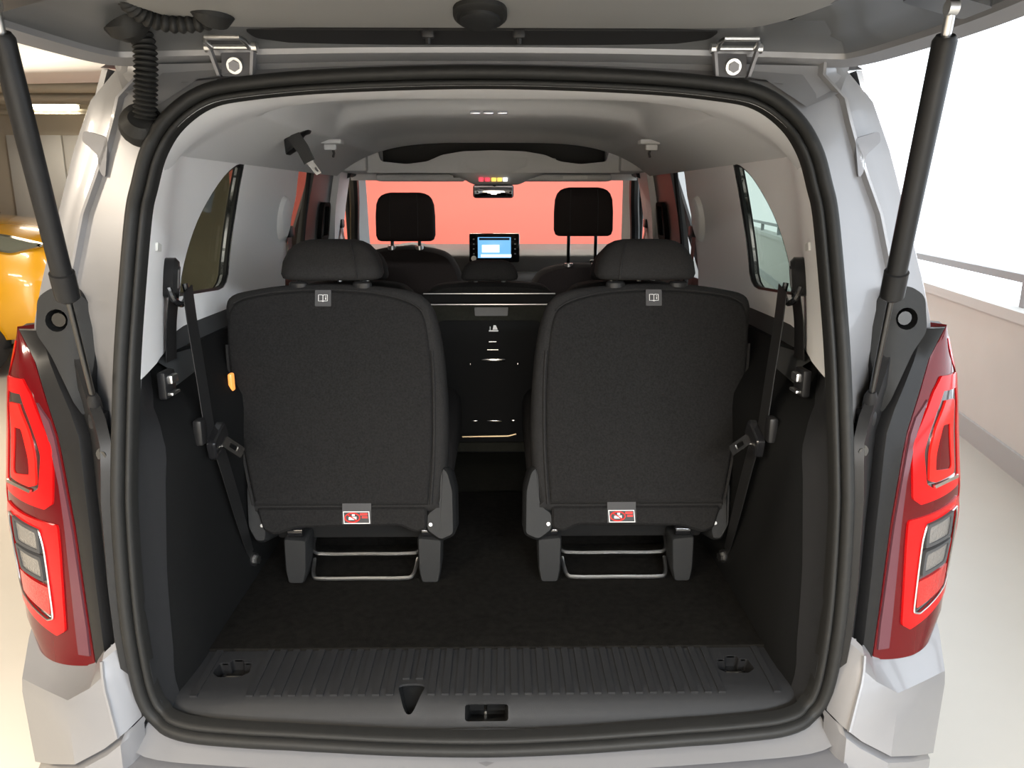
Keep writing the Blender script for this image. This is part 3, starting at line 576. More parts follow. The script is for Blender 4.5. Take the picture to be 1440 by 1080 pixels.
# --- bumper and its corners
for s in (-1, 1):
    rows = [
        [(0.905, 1.6, 0.66), (0.868, 1.33, 0.642), (0.78, 1.27, 0.645), (0.688, 1.225, 0.652), (0.655, 1.19, 0.68), (0.640, 1.160, 0.695), (0.628, 1.172, 0.705), (0.608, 1.185, 0.715)],
        [(0.905, 1.6, 0.64), (0.868, 1.318, 0.628), (0.78, 1.26, 0.632), (0.686, 1.203, 0.637), (0.658, 1.17, 0.665), (0.638, 1.148, 0.687), (0.626, 1.162, 0.695), (0.607, 1.182, 0.705)],
        [(0.902, 1.6, 0.580), (0.850, 1.256, 0.583), (0.776, 1.197, 0.602), (0.697, 1.136, 0.622), (0.657, 1.135, 0.645), (0.635, 1.140, 0.664), (0.623, 1.152, 0.67), (0.605, 1.176, 0.675)],
        [(0.90, 1.6, 0.560), (0.846, 1.245, 0.563), (0.771, 1.184, 0.585), (0.692, 1.124, 0.604), (0.651, 1.124, 0.628), (0.629, 1.130, 0.645), (0.618, 1.143, 0.65), (0.601, 1.172, 0.655)],
        [(0.895, 1.6, 0.41), (0.840, 1.24, 0.419), (0.760, 1.165, 0.475), (0.678, 1.10, 0.527), (0.625, 1.098, 0.558), (0.602, 1.100, 0.576), (0.594, 1.115, 0.578), (0.585, 1.150, 0.580)]]
    rows = [[(s * a, b, c) for a, b, c in r] for r in rows]
    bc = part('bumper_corner', loft(rows), 'silver', van, sharp=24)
    part('corner_bead', tube([(r[5][0], r[5][1] - 0.001, r[5][2]) for r in rows[1:]], 0.0035, 6), 'silver', bc)
    low = [rows[-1], [(p[0] * 0.99, p[1] + 0.012, p[2] + 0.001) for p in rows[-1]], [(p[0] * 0.99, p[1] - 0.006, p[2] - 0.008) for p in rows[-1]], [(p[0] * 0.99, p[1] - 0.01, p[2] - 0.15) for p in rows[-1]]]
    part('bumper_side', loft(low[1:]), 'silver', van, sharp=30)
    # painted sill flange with rubber plugs
    part('sill_flange', loft([cr([(s * a, y, z) for a, y, z in ((0.612, 1.186, 0.70), (0.604, 1.178, 0.62), (0.585, 1.168, 0.572), (0.54, 1.150, 0.545), (0.40, 1.138, 0.530), (0.2, 1.132, 0.520), (0, 1.130, 0.512))], 5), cr([(s * a, y, z) for a, y, z in ((0.636, 1.176, 0.70), (0.630, 1.158, 0.62), (0.618, 1.138, 0.566), (0.57, 1.115, 0.528), (0.42, 1.105, 0.516), (0.2, 1.10, 0.506), (0, 1.098, 0.500))], 5)]), 'silver', van)
    pl = part('drain_plug', J(tube([(s * 0.592, 1.165, 0.572), (s * 0.592, 1.145, 0.566)], 0.014, 12)), 'black', van)
    part('flange_screw', tube([(s * 0.617, 1.180, 0.658), (s * 0.617, 1.166, 0.655)], 0.008, 10), 'zinc', van)
xsB = [-0.60, -0.5, -0.4, -0.2, 0, 0.2, 0.4, 0.5, 0.60]
def bumprow(yz): return [[(x, y + 0.05 * abs(x / 0.6) ** 4, z + 0.025 * abs(x / 0.6) ** 6) for x in xsB] for y, z in yz]
part('bumper', loft(bumprow([(1.16, 0.515), (1.118, 0.508), (1.105, 0.502), (1.0, 0.492), (0.965, 0.475), (0.955, 0.43), (0.97, 0.30)])), 'silver_dull', van, sharp=50)

# --- cargo floor, sill plate with ribs, tie-downs, notch and latch
PY = [1.345, 1.210, 1.196, 1.182, 1.168, 1.158, 1.150, 1.135]; PZz = [0.583, 0.581, 0.577, 0.565, 0.545, 0.536, 0.533, 0.531]
PS = [0.0]
for i in range(1, len(PY)): PS.append(PS[-1] + math.hypot(PY[i] - PY[i - 1], PZz[i] - PZz[i - 1]))
def sillm(u, v, h):
    y, z = lerp(v, PS, PY), lerp(v, PS, PZz); k = sm(0.14, 0.17, v)
    return (u, y - h * 0.75 * k, z + h * (1 - 0.35 * k))
notch = cr([(-0.158, 0.118), (-0.135, 0.112), (-0.112, 0.118), (-0.118, 0.145), (-0.128, 0.170), (-0.136, 0.176), (-0.144, 0.170), (-0.153, 0.145)], 3, True)
latch = rp([(-0.038, 0.160), (0.038, 0.160), (0.038, 0.188), (-0.038, 0.188)], 0.006)
tie = lambda c: [(c + a, b) for a, b in rp([(-0.030, 0.045), (-0.012, 0.045), (-0.010, 0.034), (0.012, 0.034), (0.014, 0.045), (0.030, 0.045), (0.034, 0.075), (0.020, 0.088), (-0.020, 0.088), (-0.034, 0.075)], 0.004)]
TI1, TI2 = tie(-0.475), tie(0.465)
SO = [(-0.56, 0), (0.56, 0), (0.575, 0.14), (0.555, 0.19), (0.50, PS[-1]), (-0.50, PS[-1]), (-0.555, 0.19), (-0.575, 0.14)]
sp = part('sill_plate', prism(SO, sillm, -0.004, 0.0, [notch, latch, TI1, TI2], 0.02), 'charcoal_light', van, sharp=50)
def pocket(loop, d, dx=0, dy=0.0, dz=0.0):
    a = [sillm(u, v, -0.001) for u, v in dens(loop, 0.02)]; cx = sum(p[0] for p in a) / len(a)
    b = [(cx + (p[0] - cx) * 0.85, p[1] + dy, p[2] + dz) for p in a]
    g = loft([a, b], cu=True); g[1].append(tuple(len(a) + i for i in range(len(a)))); return g
part('notch', pocket(notch, 0, dy=0.03, dz=-0.02), 'charcoal', sp)
part('latch_recess', pocket(latch, 0, dy=0.06, dz=-0.03), 'matt_black', sp)
part('latch_striker', tube([(-0.002, 1.196, 0.541), (-0.002, 1.184, 0.546), (-0.002, 1.186, 0.556), (-0.002, 1.200, 0.560)], 0.003, 8), 'chrome', sp)
for c, tt in ((-0.475, TI1), (0.465, TI2)):
    part('tie_down_cup', pocket(tt, 0, dz=-0.022), 'black_satin', sp)
    part('tie_down_ring', tube(cr([(c - 0.016, 1.285, 0.566), (c - 0.014, 1.272, 0.572), (c + 0.014, 1.272, 0.572), (c + 0.016, 1.285, 0.566)], 4), 0.003, 8), 'dark_steel', sp)
ribme = None
for k in range(-22, 23):
    x = k * 0.0247
    if abs(x) > 0.52: continue
    hits = [t for t in (TI1, TI2) if min(p[0] for p in t) - 0.006 < x < max(p[0] for p in t) + 0.006]
    if hits: continue
    e = 0.100 if -0.165 < x < -0.105 else 0.143
    wd = 0.0062
    part('rib', prism([(x - wd, 0.004), (x + wd, 0.004), (x + wd * 1.03, e), (x - wd * 1.03, e)], sillm, -0.001, 0.0032), 'charcoal_light', sp)
part('lip_ridge', tube([(x, 1.152 - 0.0, 0.5375 + 0.007 * math.exp(-((x) / 0.12) ** 4)) for x in [i * 0.05 - 0.5 for i in range(21)]], 0.004, 6), 'charcoal_light', sp)
part('cargo_carpet', prism([(-0.562, 1.338), (0.562, 1.338), (0.56, 1.5), (0.56, 2.16), (-0.56, 2.16), (-0.56, 1.5)], lambda u, v, h: (u, v, 0.583 + h), -0.05, 0.006, [], 0.08), 'carpet', van)
part('footwell_floor', box2(-0.66, 0.66, 2.16, 3.7, 0.50, 0.575), 'floor_mat', van)
# --- hinges
for s, hx in ((-1, -0.409), (1, 0.414)):
    hg = part('tailgate_hinge', prism(rp([(hx - 0.022, 1.632), (hx + 0.022, 1.632), (hx + 0.026, 1.672), (hx - 0.026, 1.672)], 0.004), lambda u, v, h: (u, 1.362 + (v - 1.632) * 0.4 - h, v), 0, 0.006), 'silver_dull', van)
    for q in (-1, 1):
        part('hinge_arm', prism(rp([(1.352, 1.632), (1.364, 1.632), (1.358, 1.668), (1.350, 1.682), (1.340, 1.680), (1.342, 1.664)], 0.003), lambda u, v, h, q=q: (hx + q * (0.024 + (v - 1.632) * 0.22 + h), u, v), 0, 0.005), 'silver_dull', hg)
    part('hinge_pin', tube([(hx - 0.038, 1.346, 1.675), (hx + 0.038, 1.346, 1.675)], 0.0042, 10), 'zinc', hg)
    for q in (-1, 1): part('pin_head', tube([(hx + q * 0.034, 1.346, 1.675), (hx + q * 0.042, 1.346, 1.675)], 0.008, 12), 'zinc', hg)
    part('hinge_loop', tube([(hx - 0.031, 1.344, 1.673), (hx - 0.033, 1.322, 1.680), (hx - 0.029, 1.312, 1.683), (hx + 0.025, 1.312, 1.683), (hx + 0.029, 1.322, 1.680), (hx + 0.031, 1.344, 1.673)], 0.0042, 8), 'zinc', hg)
    part('hinge_washer', tube([(hx, 1.370, 1.652), (hx, 1.354, 1.648)], 0.013, 18), 'zinc', hg)
    part('hinge_bolt', tube([(hx, 1.370, 1.652), (hx, 1.350, 1.647)], 0.009, 6), 'silver_dull', hg)

# ================================================================== raised tailgate
tg = thing('tailgate', (0, 1.40, 1.66), 'silver raised tailgate with grey inner panel above the boot', 'tailgate')
E_ = [(0.0, 1.402, 1.667), (0.20, 1.402, 1.666), (0.36, 1.400, 1.663), (0.50, 1.398, 1.660), (0.60, 1.388, 1.656), (0.635, 1.345, 1.655), (0.655, 1.25, 1.655), (0.672, 1.12, 1.656), (0.685, 1.0, 1.661), (0.70, 0.8, 1.674), (0.70, 0.5, 1.70), (0.67, 0.30, 1.72), (0.60, 0.25, 1.73), (0.3, 0.22, 1.735), (0, 0.215, 1.735)]
EC = cr(E_, 5); EC = EC + [(-x, y, z) for x, y, z in EC[-2:0:-1]]
def trow(ins, up):
    N = len(EC); r = []
    for i in range(N):
        p = EC[i]; a, b = EC[i - 1], EC[(i + 1) % N]; t = Vector((b[0] - a[0], b[1] - a[1])).normalized(); n = Vector((t.y, -t.x))
        if (n.x * (0 - p[0]) + n.y * (0.8 - p[1])) < 0: n = -n
        r.append((p[0] + n.x * ins, p[1] + n.y * ins, p[2] + up))
    return r
part('outer_shell', J(loft([trow(0, 0.0), trow(0.003, -0.004), trow(0.026, 0.006), trow(0.030, 0.014)], cu=True), loft([trow(0, 0), trow(-0.012, 0.03), trow(0.0, 0.09), trow(0.05, 0.12)], cu=True)), 'silver', tg)
g = loft([trow(0.030, 0.014), trow(0.045, 0.030), trow(0.075, 0.036), trow(0.11, 0.052), trow(0.16, 0.052)], cu=True); n_ = len(EC)
g[1].append(tuple(4 * n_ + i for i in range(n_)))
part('inner_frame', g, 'tailgate_paint', tg)
g = loft([trow(0.05, 0.12), trow(0.3, 0.14)], cu=True); g[1].append(tuple(n_ + i for i in range(n_))); part('outer_skin', g, 'silver', tg)
TP = cr([(-0.40, 1.315), (-0.2, 1.318), (0, 1.318), (0.2, 1.318), (0.40, 1.315), (0.455, 1.29), (0.50, 1.22), (0.55, 1.08), (0.57, 0.8), (0.56, 0.45), (0.45, 0.35), (0, 0.34), (-0.45, 0.35), (-0.56, 0.45), (-0.57, 0.8), (-0.55, 1.08), (-0.50, 1.22), (-0.455, 1.29)], 3, True)
part('inner_panel', slab(TP, lambda u, v, h: (u, v, 1.698 + (1.315 - v) * 0.075 - h), [(-0.03, 0.0), (-0.004, 0.0), (0.0, 0.006)]), 'tailgate_grey', tg)
part('gap_strip', prism(rp([(-0.27, 1.377), (-0.20, 1.388), (0.20, 1.388), (0.27, 1.377), (0.37, 1.350), (0.38, 1.325), (-0.38, 1.325), (-0.37, 1.350)], 0.01), lambda u, v, h: (u, v, 1.678 + (1.388 - v) * 0.3 - h), -0.01, 0.0), 'black_satin', tg)
bp_ = part('rubber_buffer', slab([(-0.002 + 0.040 * math.copysign(abs(math.cos(a * math.pi / 14)) ** 0.8, math.cos(a * math.pi / 14)), 1.232 + 0.058 * math.copysign(abs(math.sin(a * math.pi / 14)) ** 0.8, math.sin(a * math.pi / 14))) for a in range(28)], lambda u, v, h: (u, v, 1.704 + (1.232 - v) * 0.075 - h), [(-0.01, 0.0), (0.006, 0.0), (0.010, 0.005)]), 'rubber', tg)
part('buffer_pad', slab([(-0.002 + 0.030 * math.cos(a * math.pi / 14), 1.232 + 0.042 * math.sin(a * math.pi / 14)) for a in range(28)], lambda u, v, h: (u, v, 1.694 + (1.232 - v) * 0.075 - h), [(-0.006, 0.0), (0.004, 0.0), (0.007, 0.004)]), 'charcoal', bp_)
for x in (-0.088, 0.058):
    part('panel_clip', J(rbox((x, 1.330, 1.694), (0.020, 0.012, 0.016), 0.003), tube([(x, 1.330, 1.692), (x, 1.332, 1.678)], 0.005, 8)), 'black', tg)
for s in (-1, 1):
    part('strut_plate', prism(rp([(0.535, 0.985), (0.615, 0.985), (0.615, 1.05), (0.535, 1.05)], 0.006), lambda u, v, h, s=s: (s * u, v, 1.660 - h + (0.615 - u) * 0.25), -0.05, 0.004), 'dark_steel', tg)

# gas struts
for s, nm in ((-1, 'left'), (1, 'right')):
    A = Vector((s * 0.571, 1.0, 1.640)); B = Vector((s * 0.655, 1.262, 1.082)); D = (B - A)
    g_ = thing('gas_strut', tuple(B), 'black gas strut with thin rod on the %s side of the boot' % nm, 'gas strut', 'tailgate gas struts')
    p = lambda t: tuple(A + D * t)
    part('cylinder', tube([p(0.02), p(0.03), p(0.60)], 0.0145, 18, radii=[0.011, 0.0145, 0.0145]), 'black_satin', g_)
    part('collar', tube([p(0.555), p(0.557), p(0.625), p(0.632)], 0.0175, 18, radii=[0.015, 0.0175, 0.0175, 0.013]), 'black_satin', g_)
    part('rod', tube([p(0.62), p(0.97)], 0.0048, 12), 'dark_steel', g_)
    part('rod_end', tube([p(0.93), p(0.95), p(1.0)], 0.010, 12, radii=[0.007, 0.011, 0.011]), 'black', g_)
    part('top_eye', J(tube([p(-0.03), p(0.03)], 0.006, 10), tube([tuple(A + D * -0.03 + Vector((-0.006 * s, 0, 0))), tuple(A + D * -0.03 + Vector((0.006 * s, 0, 0)))], 0.009, 12)), 'zinc', g_)

# corrugated wiring conduits
def corr(path, r0, r1, pitch):
    P = [Vector(p) for p in cr(path, 24)]; d = [0]
    for i in range(1, len(P)): d.append(d[-1] + (P[i] - P[i - 1]).length)
    L = d[-1]; n = int(L / pitch) * 6; pts, rad = [], []
    for k in range(n + 1):
        t = L * k / n; i = max(j for j in range(len(d)) if d[j] <= t + 1e-9); i = min(i, len(P) - 2); f = (t - d[i]) / max(1e-9, d[i + 1] - d[i])
        pts.append(tuple(P[i].lerp(P[i + 1], min(1, f)))); ph = (k % 6) / 6
        rad.append(r0 + (r1 - r0) * (0.5 + 0.5 * math.cos(2 * math.pi * ph)) ** 0.6)
    return tube(pts, r0, 14, radii=rad)
w1 = thing('wiring_conduit', (-0.555, 1.35, 1.57), 'thick black corrugated hose running vertically into the left rear pillar', 'hose')
part('hose', corr([(-0.548, 1.325, 1.700), (-0.540, 1.325, 1.675), (-0.541, 1.325, 1.64), (-0.549, 1.332, 1.60), (-0.556, 1.338, 1.565)], 0.0145, 0.0190, 0.0075), 'rubber', w1)
part('upper_grommet', tube([(-0.552, 1.305, 1.706), (-0.552, 1.305, 1.699), (-0.551, 1.308, 1.694), (-0.550, 1.316, 1.684)], 0.03, 24, radii=[0.039, 0.039, 0.033, 0.018]), 'rubber', w1)
part('lower_grommet', tube([(-0.566, 1.352, 1.553), (-0.565, 1.340, 1.555), (-0.564, 1.334, 1.557), (-0.560, 1.328, 1.562)], 0.03, 24, radii=[0.036, 0.036, 0.031, 0.019]), 'rubber', w1)
w2 = thing('wiring_conduit', (-0.42, 1.28, 1.69), 'slimmer black ribbed hose looping under the raised tailgate', 'hose')
part('hose', corr([(-0.500, 1.18, 1.725), (-0.512, 1.22, 1.712), (-0.498, 1.25, 1.698), (-0.468, 1.262, 1.692), (-0.438, 1.268, 1.694), (-0.420, 1.272, 1.698), (-0.412, 1.268, 1.704)], 0.0098, 0.0138, 0.0115), 'rubber', w2)
part('grommet', tube([(-0.408, 1.262, 1.712), (-0.408, 1.262, 1.705), (-0.410, 1.264, 1.701), (-0.414, 1.268, 1.696)], 0.03, 24, radii=[0.034, 0.034, 0.028, 0.014]), 'rubber', w2)

# ================================================================== third-row seats
LN = math.atan2(0.13, 0.45); SL, CL = math.sin(LN), math.cos(LN)
def seatm(s): return lambda u, v, h: (s * u, 1.62 + v * SL - h * CL, 0.77 + v * CL + h * SL)
BK = cr([(0.112, -0.02), (0.098, 0.08), (0.096, 0.20), (0.106, 0.34), (0.124, 0.43), (0.145, 0.468), (0.19, 0.488), (0.28, 0.499), (0.37, 0.503), (0.47, 0.499), (0.545, 0.488), (0.588, 0.476), (0.602, 0.450), (0.598, 0.395), (0.590, 0.32), (0.565, 0.20), (0.540, 0.08), (0.525, -0.02)], 3) + []
BP = cr([(0.138, 0.000), (0.130, 0.12), (0.130, 0.26), (0.138, 0.37), (0.152, 0.430), (0.185, 0.455), (0.26, 0.474), (0.37, 0.481), (0.47, 0.477), (0.545, 0.465), (0.575, 0.450), (0.588, 0.42), (0.587, 0.36), (0.578, 0.28), (0.555, 0.16), (0.533, 0.05), (0.522, 0.0)], 3)
def headrest(parent, cx, cy, z0, z1, w, d, m_='fabric_trim', e=3.2, prof=None, sc=1):
    prof = prof or [(0.0, 0.90, 0.7), (0.04, 0.97, 0.9), (0.15, 1.0, 1.0), (0.45, 0.96, 1.0), (0.70, 0.86, 0.9), (0.86, 0.74, 0.75), (0.95, 0.60, 0.55), (0.99, 0.45, 0.35), (1.0, 0.25, 0.18)]
    return part('headrest', loft([ring(cx, cy + (t * 0.012), z0 + (z1 - z0) * t, w * a, d * b, e, 32) for t, a, b in prof], cu=True, cap=True), m_, parent, sharp=60)
for s, nm in ((-1, 'left'), (1, 'right')):
    m = seatm(s)
    se = thing('rear_seat', (s * 0.33, 1.75, 0.589), '%s black fabric folding rear seat with upright back and warning tag' % nm, 'car seat', 'third-row seats')
    part('backrest', slab(BK, m, [(-0.125, 0.035), (-0.11, 0.012), (-0.08, 0.0), (-0.02, 0.0), (-0.004, 0.006), (0.004, 0.018)]), 'fabric_trim', se, sharp=50)
    bpn = part('back_panel', slab(BP, m, [(-0.01, -0.002), (0.004, -0.001), (0.0085, 0.003), (0.010, 0.008)]), 'fabric', se, sharp=50)
    part('side_piping', tube([m(u, v, 0.006) for u, v in cr([(0.131, 0.0), (0.1245, 0.12), (0.1245, 0.26), (0.129, 0.345)], 4)], 0.0035, 6), 'fabric_trim', bpn)
    part('side_piping', tube([m(u, v, 0.005) for u, v in cr([(0.526, 0.0), (0.538, 0.05), (0.560, 0.16), (0.584, 0.29), (0.591, 0.36)], 4)], 0.0035, 6), 'fabric_trim', bpn)
    part('top_piping', tube([m(u, v, 0.0075) for u, v in cr([(0.15, 0.436), (0.185, 0.459), (0.26, 0.478), (0.37, 0.485), (0.47, 0.481), (0.545, 0.469), (0.578, 0.453)], 4)], 0.002, 6), 'fabric_trim', bpn)
    for u in (0.27, 0.40):     # dimples where the cover is held down
        part('cover_dimple', slab([(u + 0.012 * math.cos(a), 0.245 + 0.005 * math.sin(a)) for a in [k * math.pi / 6 for k in range(12)]], m, [(0.006, 0), (0.0112, 0.0), (0.0125, 0.003)]), 'fabric', bpn)
    hr = headrest(se, s * 0.362, 1.80, 1.257, 1.347, 0.116, 0.060)
    part('seam', tube([(s * (0.362 - 0.066) , 1.7405, 1.262), (s * (0.362 - 0.064), 1.7395, 1.29), (s * (0.362 - 0.058), 1.7485, 1.32), (s * (0.362 - 0.05), 1.765, 1.34)], 0.0012, 5), 'black', hr)
    for u in (0.29, 0.435):
        gd = part('headrest_guide', slab([(u + 0.022 * math.copysign(abs(math.cos(a)) ** 0.7, math.cos(a)), 1.768 + 0.012 * math.sin(a)) for a in [k * math.pi / 8 for k in range(16)]], lambda x, y, h: (s * x, y, 1.246 + h), [(-0.01, 0.0), (0.004, 0.0), (0.008, 0.004)]), 'black_satin', se)
        part('headrest_post', tube([(s * u, 1.775, 1.24), (s * u, 1.785, 1.275)], 0.006, 8), 'dark_steel', gd)
    # book tag (not mirrored: the icon reads the same way on both seats)
    bu = s * 0.374; tm = seatm(1)
    bt = part('manual_tag', prism(rp([(bu - 0.018, 0.446), (bu + 0.018, 0.446), (bu + 0.018, 0.483), (bu - 0.018, 0.483)], 0.002), tm, 0.008, 0.0125), 'tag_grey', se, 'small grey cloth tag with white open book icon')
    lines = [[(-0.010, 0.458), (-0.010, 0.472), (-0.002, 0.472), (0.0, 0.4705), (0.002, 0.472), (0.010, 0.472), (0.010, 0.458), (0.002, 0.458), (0.0, 0.4565), (-0.002, 0.458)]]
    part('book_icon', J(tube([tm(bu + a, b, 0.0128) for a, b in lines[0]], 0.0008, 5, closed=True), tube([tm(bu, 0.457, 0.0128), tm(bu, 0.4705, 0.0128)], 0.0007, 5), tube([tm(bu + 0.006, 0.461, 0.0128), tm(bu + 0.006, 0.466, 0.0128)], 0.0009, 5), tube([tm(bu + 0.006, 0.468, 0.0128), tm(bu + 0.006, 0.4695, 0.0128)], 0.0009, 5)), 'tag_white', bt)
    # lower flap with warning tag
    FL = rp([(0.140, -0.005), (0.520, -0.005), (0.505, -0.055), (0.478, -0.066), (0.43, -0.050), (0.30, -0.048), (0.20, -0.046), (0.165, -0.062), (0.140, -0.055)], 0.010)
    part('lower_flap', slab(FL, m, [(-0.03, 0.0), (0.002, 0.0), (0.008, 0.005)]), 'fabric', se)
    wu = s * 0.296
    wt = part('warning_tag', prism([(wu - 0.032, -0.042), (wu + 0.032, -0.042), (wu + 0.032, 0.004), (wu - 0.032, 0.004)], tm, 0.006, 0.0095), 'tag_grey', se, 'warning tag with red prohibition circle')
    part('tag_print', prism([(wu - 0.028, -0.041), (wu + 0.030, -0.041), (wu + 0.028, -0.014), (wu - 0.030, -0.014)], tm, 0.009, 0.0104), 'tag_white', wt)
    part('tag_print_field', prism([(wu - 0.0265, -0.0395), (wu + 0.0285, -0.0395), (wu + 0.0265, -0.0155), (wu - 0.0285, -0.0155)], tm, 0.009, 0.0108), 'tag_dark', wt)
    cc = (wu - 0.009, -0.0275)
    part('prohibition_sign', J(tube([tm(cc[0] + 0.0165 * math.cos(a * math.pi / 12), cc[1] + 0.0100 * math.sin(a * math.pi / 12), 0.0112) for a in range(24)], 0.0016, 6, closed=True), tube([tm(cc[0] - 0.011, cc[1] + 0.007, 0.0122), tm(cc[0] + 0.011, cc[1] - 0.007, 0.0122)], 0.0013, 6)), 'tag_red', wt)
    part('pictogram', J(prism([(cc[0] - 0.008, cc[1] - 0.005), (cc[0] + 0.009, cc[1] - 0.005), (cc[0] + 0.009, cc[1] + 0.002), (cc[0] - 0.008, cc[1] + 0.001)], tm, 0.010, 0.0114), prism([(cc[0] - 0.001, cc[1] + 0.003), (cc[0] + 0.005, cc[1] + 0.003), (cc[0] + 0.005, cc[1] + 0.0075), (cc[0] - 0.001, cc[1] + 0.0075)], tm, 0.010, 0.0114)), 'tag_white', wt)
    part('tag_caption', J(prism([(wu + 0.008, -0.0225), (wu + 0.0245, -0.0225), (wu + 0.0245, -0.0175), (wu + 0.008, -0.0175)], tm, 0.010, 0.0113), prism([(wu + 0.012, -0.029), (wu + 0.025, -0.029), (wu + 0.025, -0.0245), (wu + 0.012, -0.0245)], tm, 0.010, 0.0113)), 'tag_red', wt)
    # hinge covers, legs, release bar, cushion
    part('hinge_cover', slab(rp([(0.076, -0.07), (0.078, 0.03), (0.090, 0.075), (0.108, 0.088), (0.116, 0.06), (0.118, 0.00), (0.145, -0.02), (0.145, -0.06), (0.11, -0.085)], 0.012), m, [(-0.14, 0.0), (-0.01, 0.0), (0.0, 0.006)]), 'charcoal', se)
    part('hinge_cover', slab(rp([(0.495, -0.06), (0.512, -0.02), (0.528, 0.01), (0.536, 0.06), (0.55, 0.04), (0.545, -0.05), (0.525, -0.085), (0.50, -0.085)], 0.010), m, [(-0.14, 0.0), (-0.015, 0.0), (-0.004, 0.006)]), 'charcoal', se)
    for u in (0.132, 0.508): part('cover_screw', tube([m(u, -0.045, -0.006), m(u, -0.045, 0.003)], 0.004, 8), 'zinc', se)
    for u0, u1 in ((0.110, 0.161), (0.414, 0.462)):
        lg = part('leg', slab(rp([(u0 + 0.006, 0.589), (u1 - 0.006, 0.589), (u1, 0.62), (u1 + (0.002), 0.695), (u0 - 0.002, 0.690), (u0, 0.62)], 0.008), lambda u, v, h: (s * u, 1.600 - h + (v - 0.59) * 0.12, v), [(-0.06, 0), (0.0, 0.0), (0.004, 0.003)]), 'charcoal', se)
        part('leg_pivot', J(tube([(s * (u0 + 0.008), 1.625, 0.705), (s * (u1 - 0.008), 1.625, 0.705)], 0.014, 10), rbox((s * (u0 + u1) / 2, 1.64, 0.72), (0.03, 0.03, 0.04), 0.004)), 'black_gloss', lg)
    for z, y, k in ((0.597, 1.605, 0), (0.632, 1.66, 0.01)):
        part('release_bar', tube(cr([(s * (0.168 - k), y + 0.05, z + 0.025), (s * (0.176 - k), y + 0.008, z + 0.004), (s * 0.20, y, z), (s * 0.29, y, z), (s * 0.38, y, z), (s * (0.402 + k), y + 0.008, z + 0.004), (s * (0.408 + k), y + 0.05, z + 0.025)], 5), 0.0045, 8), 'zinc', se)
    part('seat_frame', box2(min(s * 0.12, s * 0.5), max(s * 0.12, s * 0.5), 1.68, 2.05, 0.66, 0.74, 0.01), 'matt_black', se)
    part('cushion', rbox((s * 0.318, 1.95, 0.83), (0.46, 0.50, 0.17), 0.05, 4), 'fabric_dark', se)

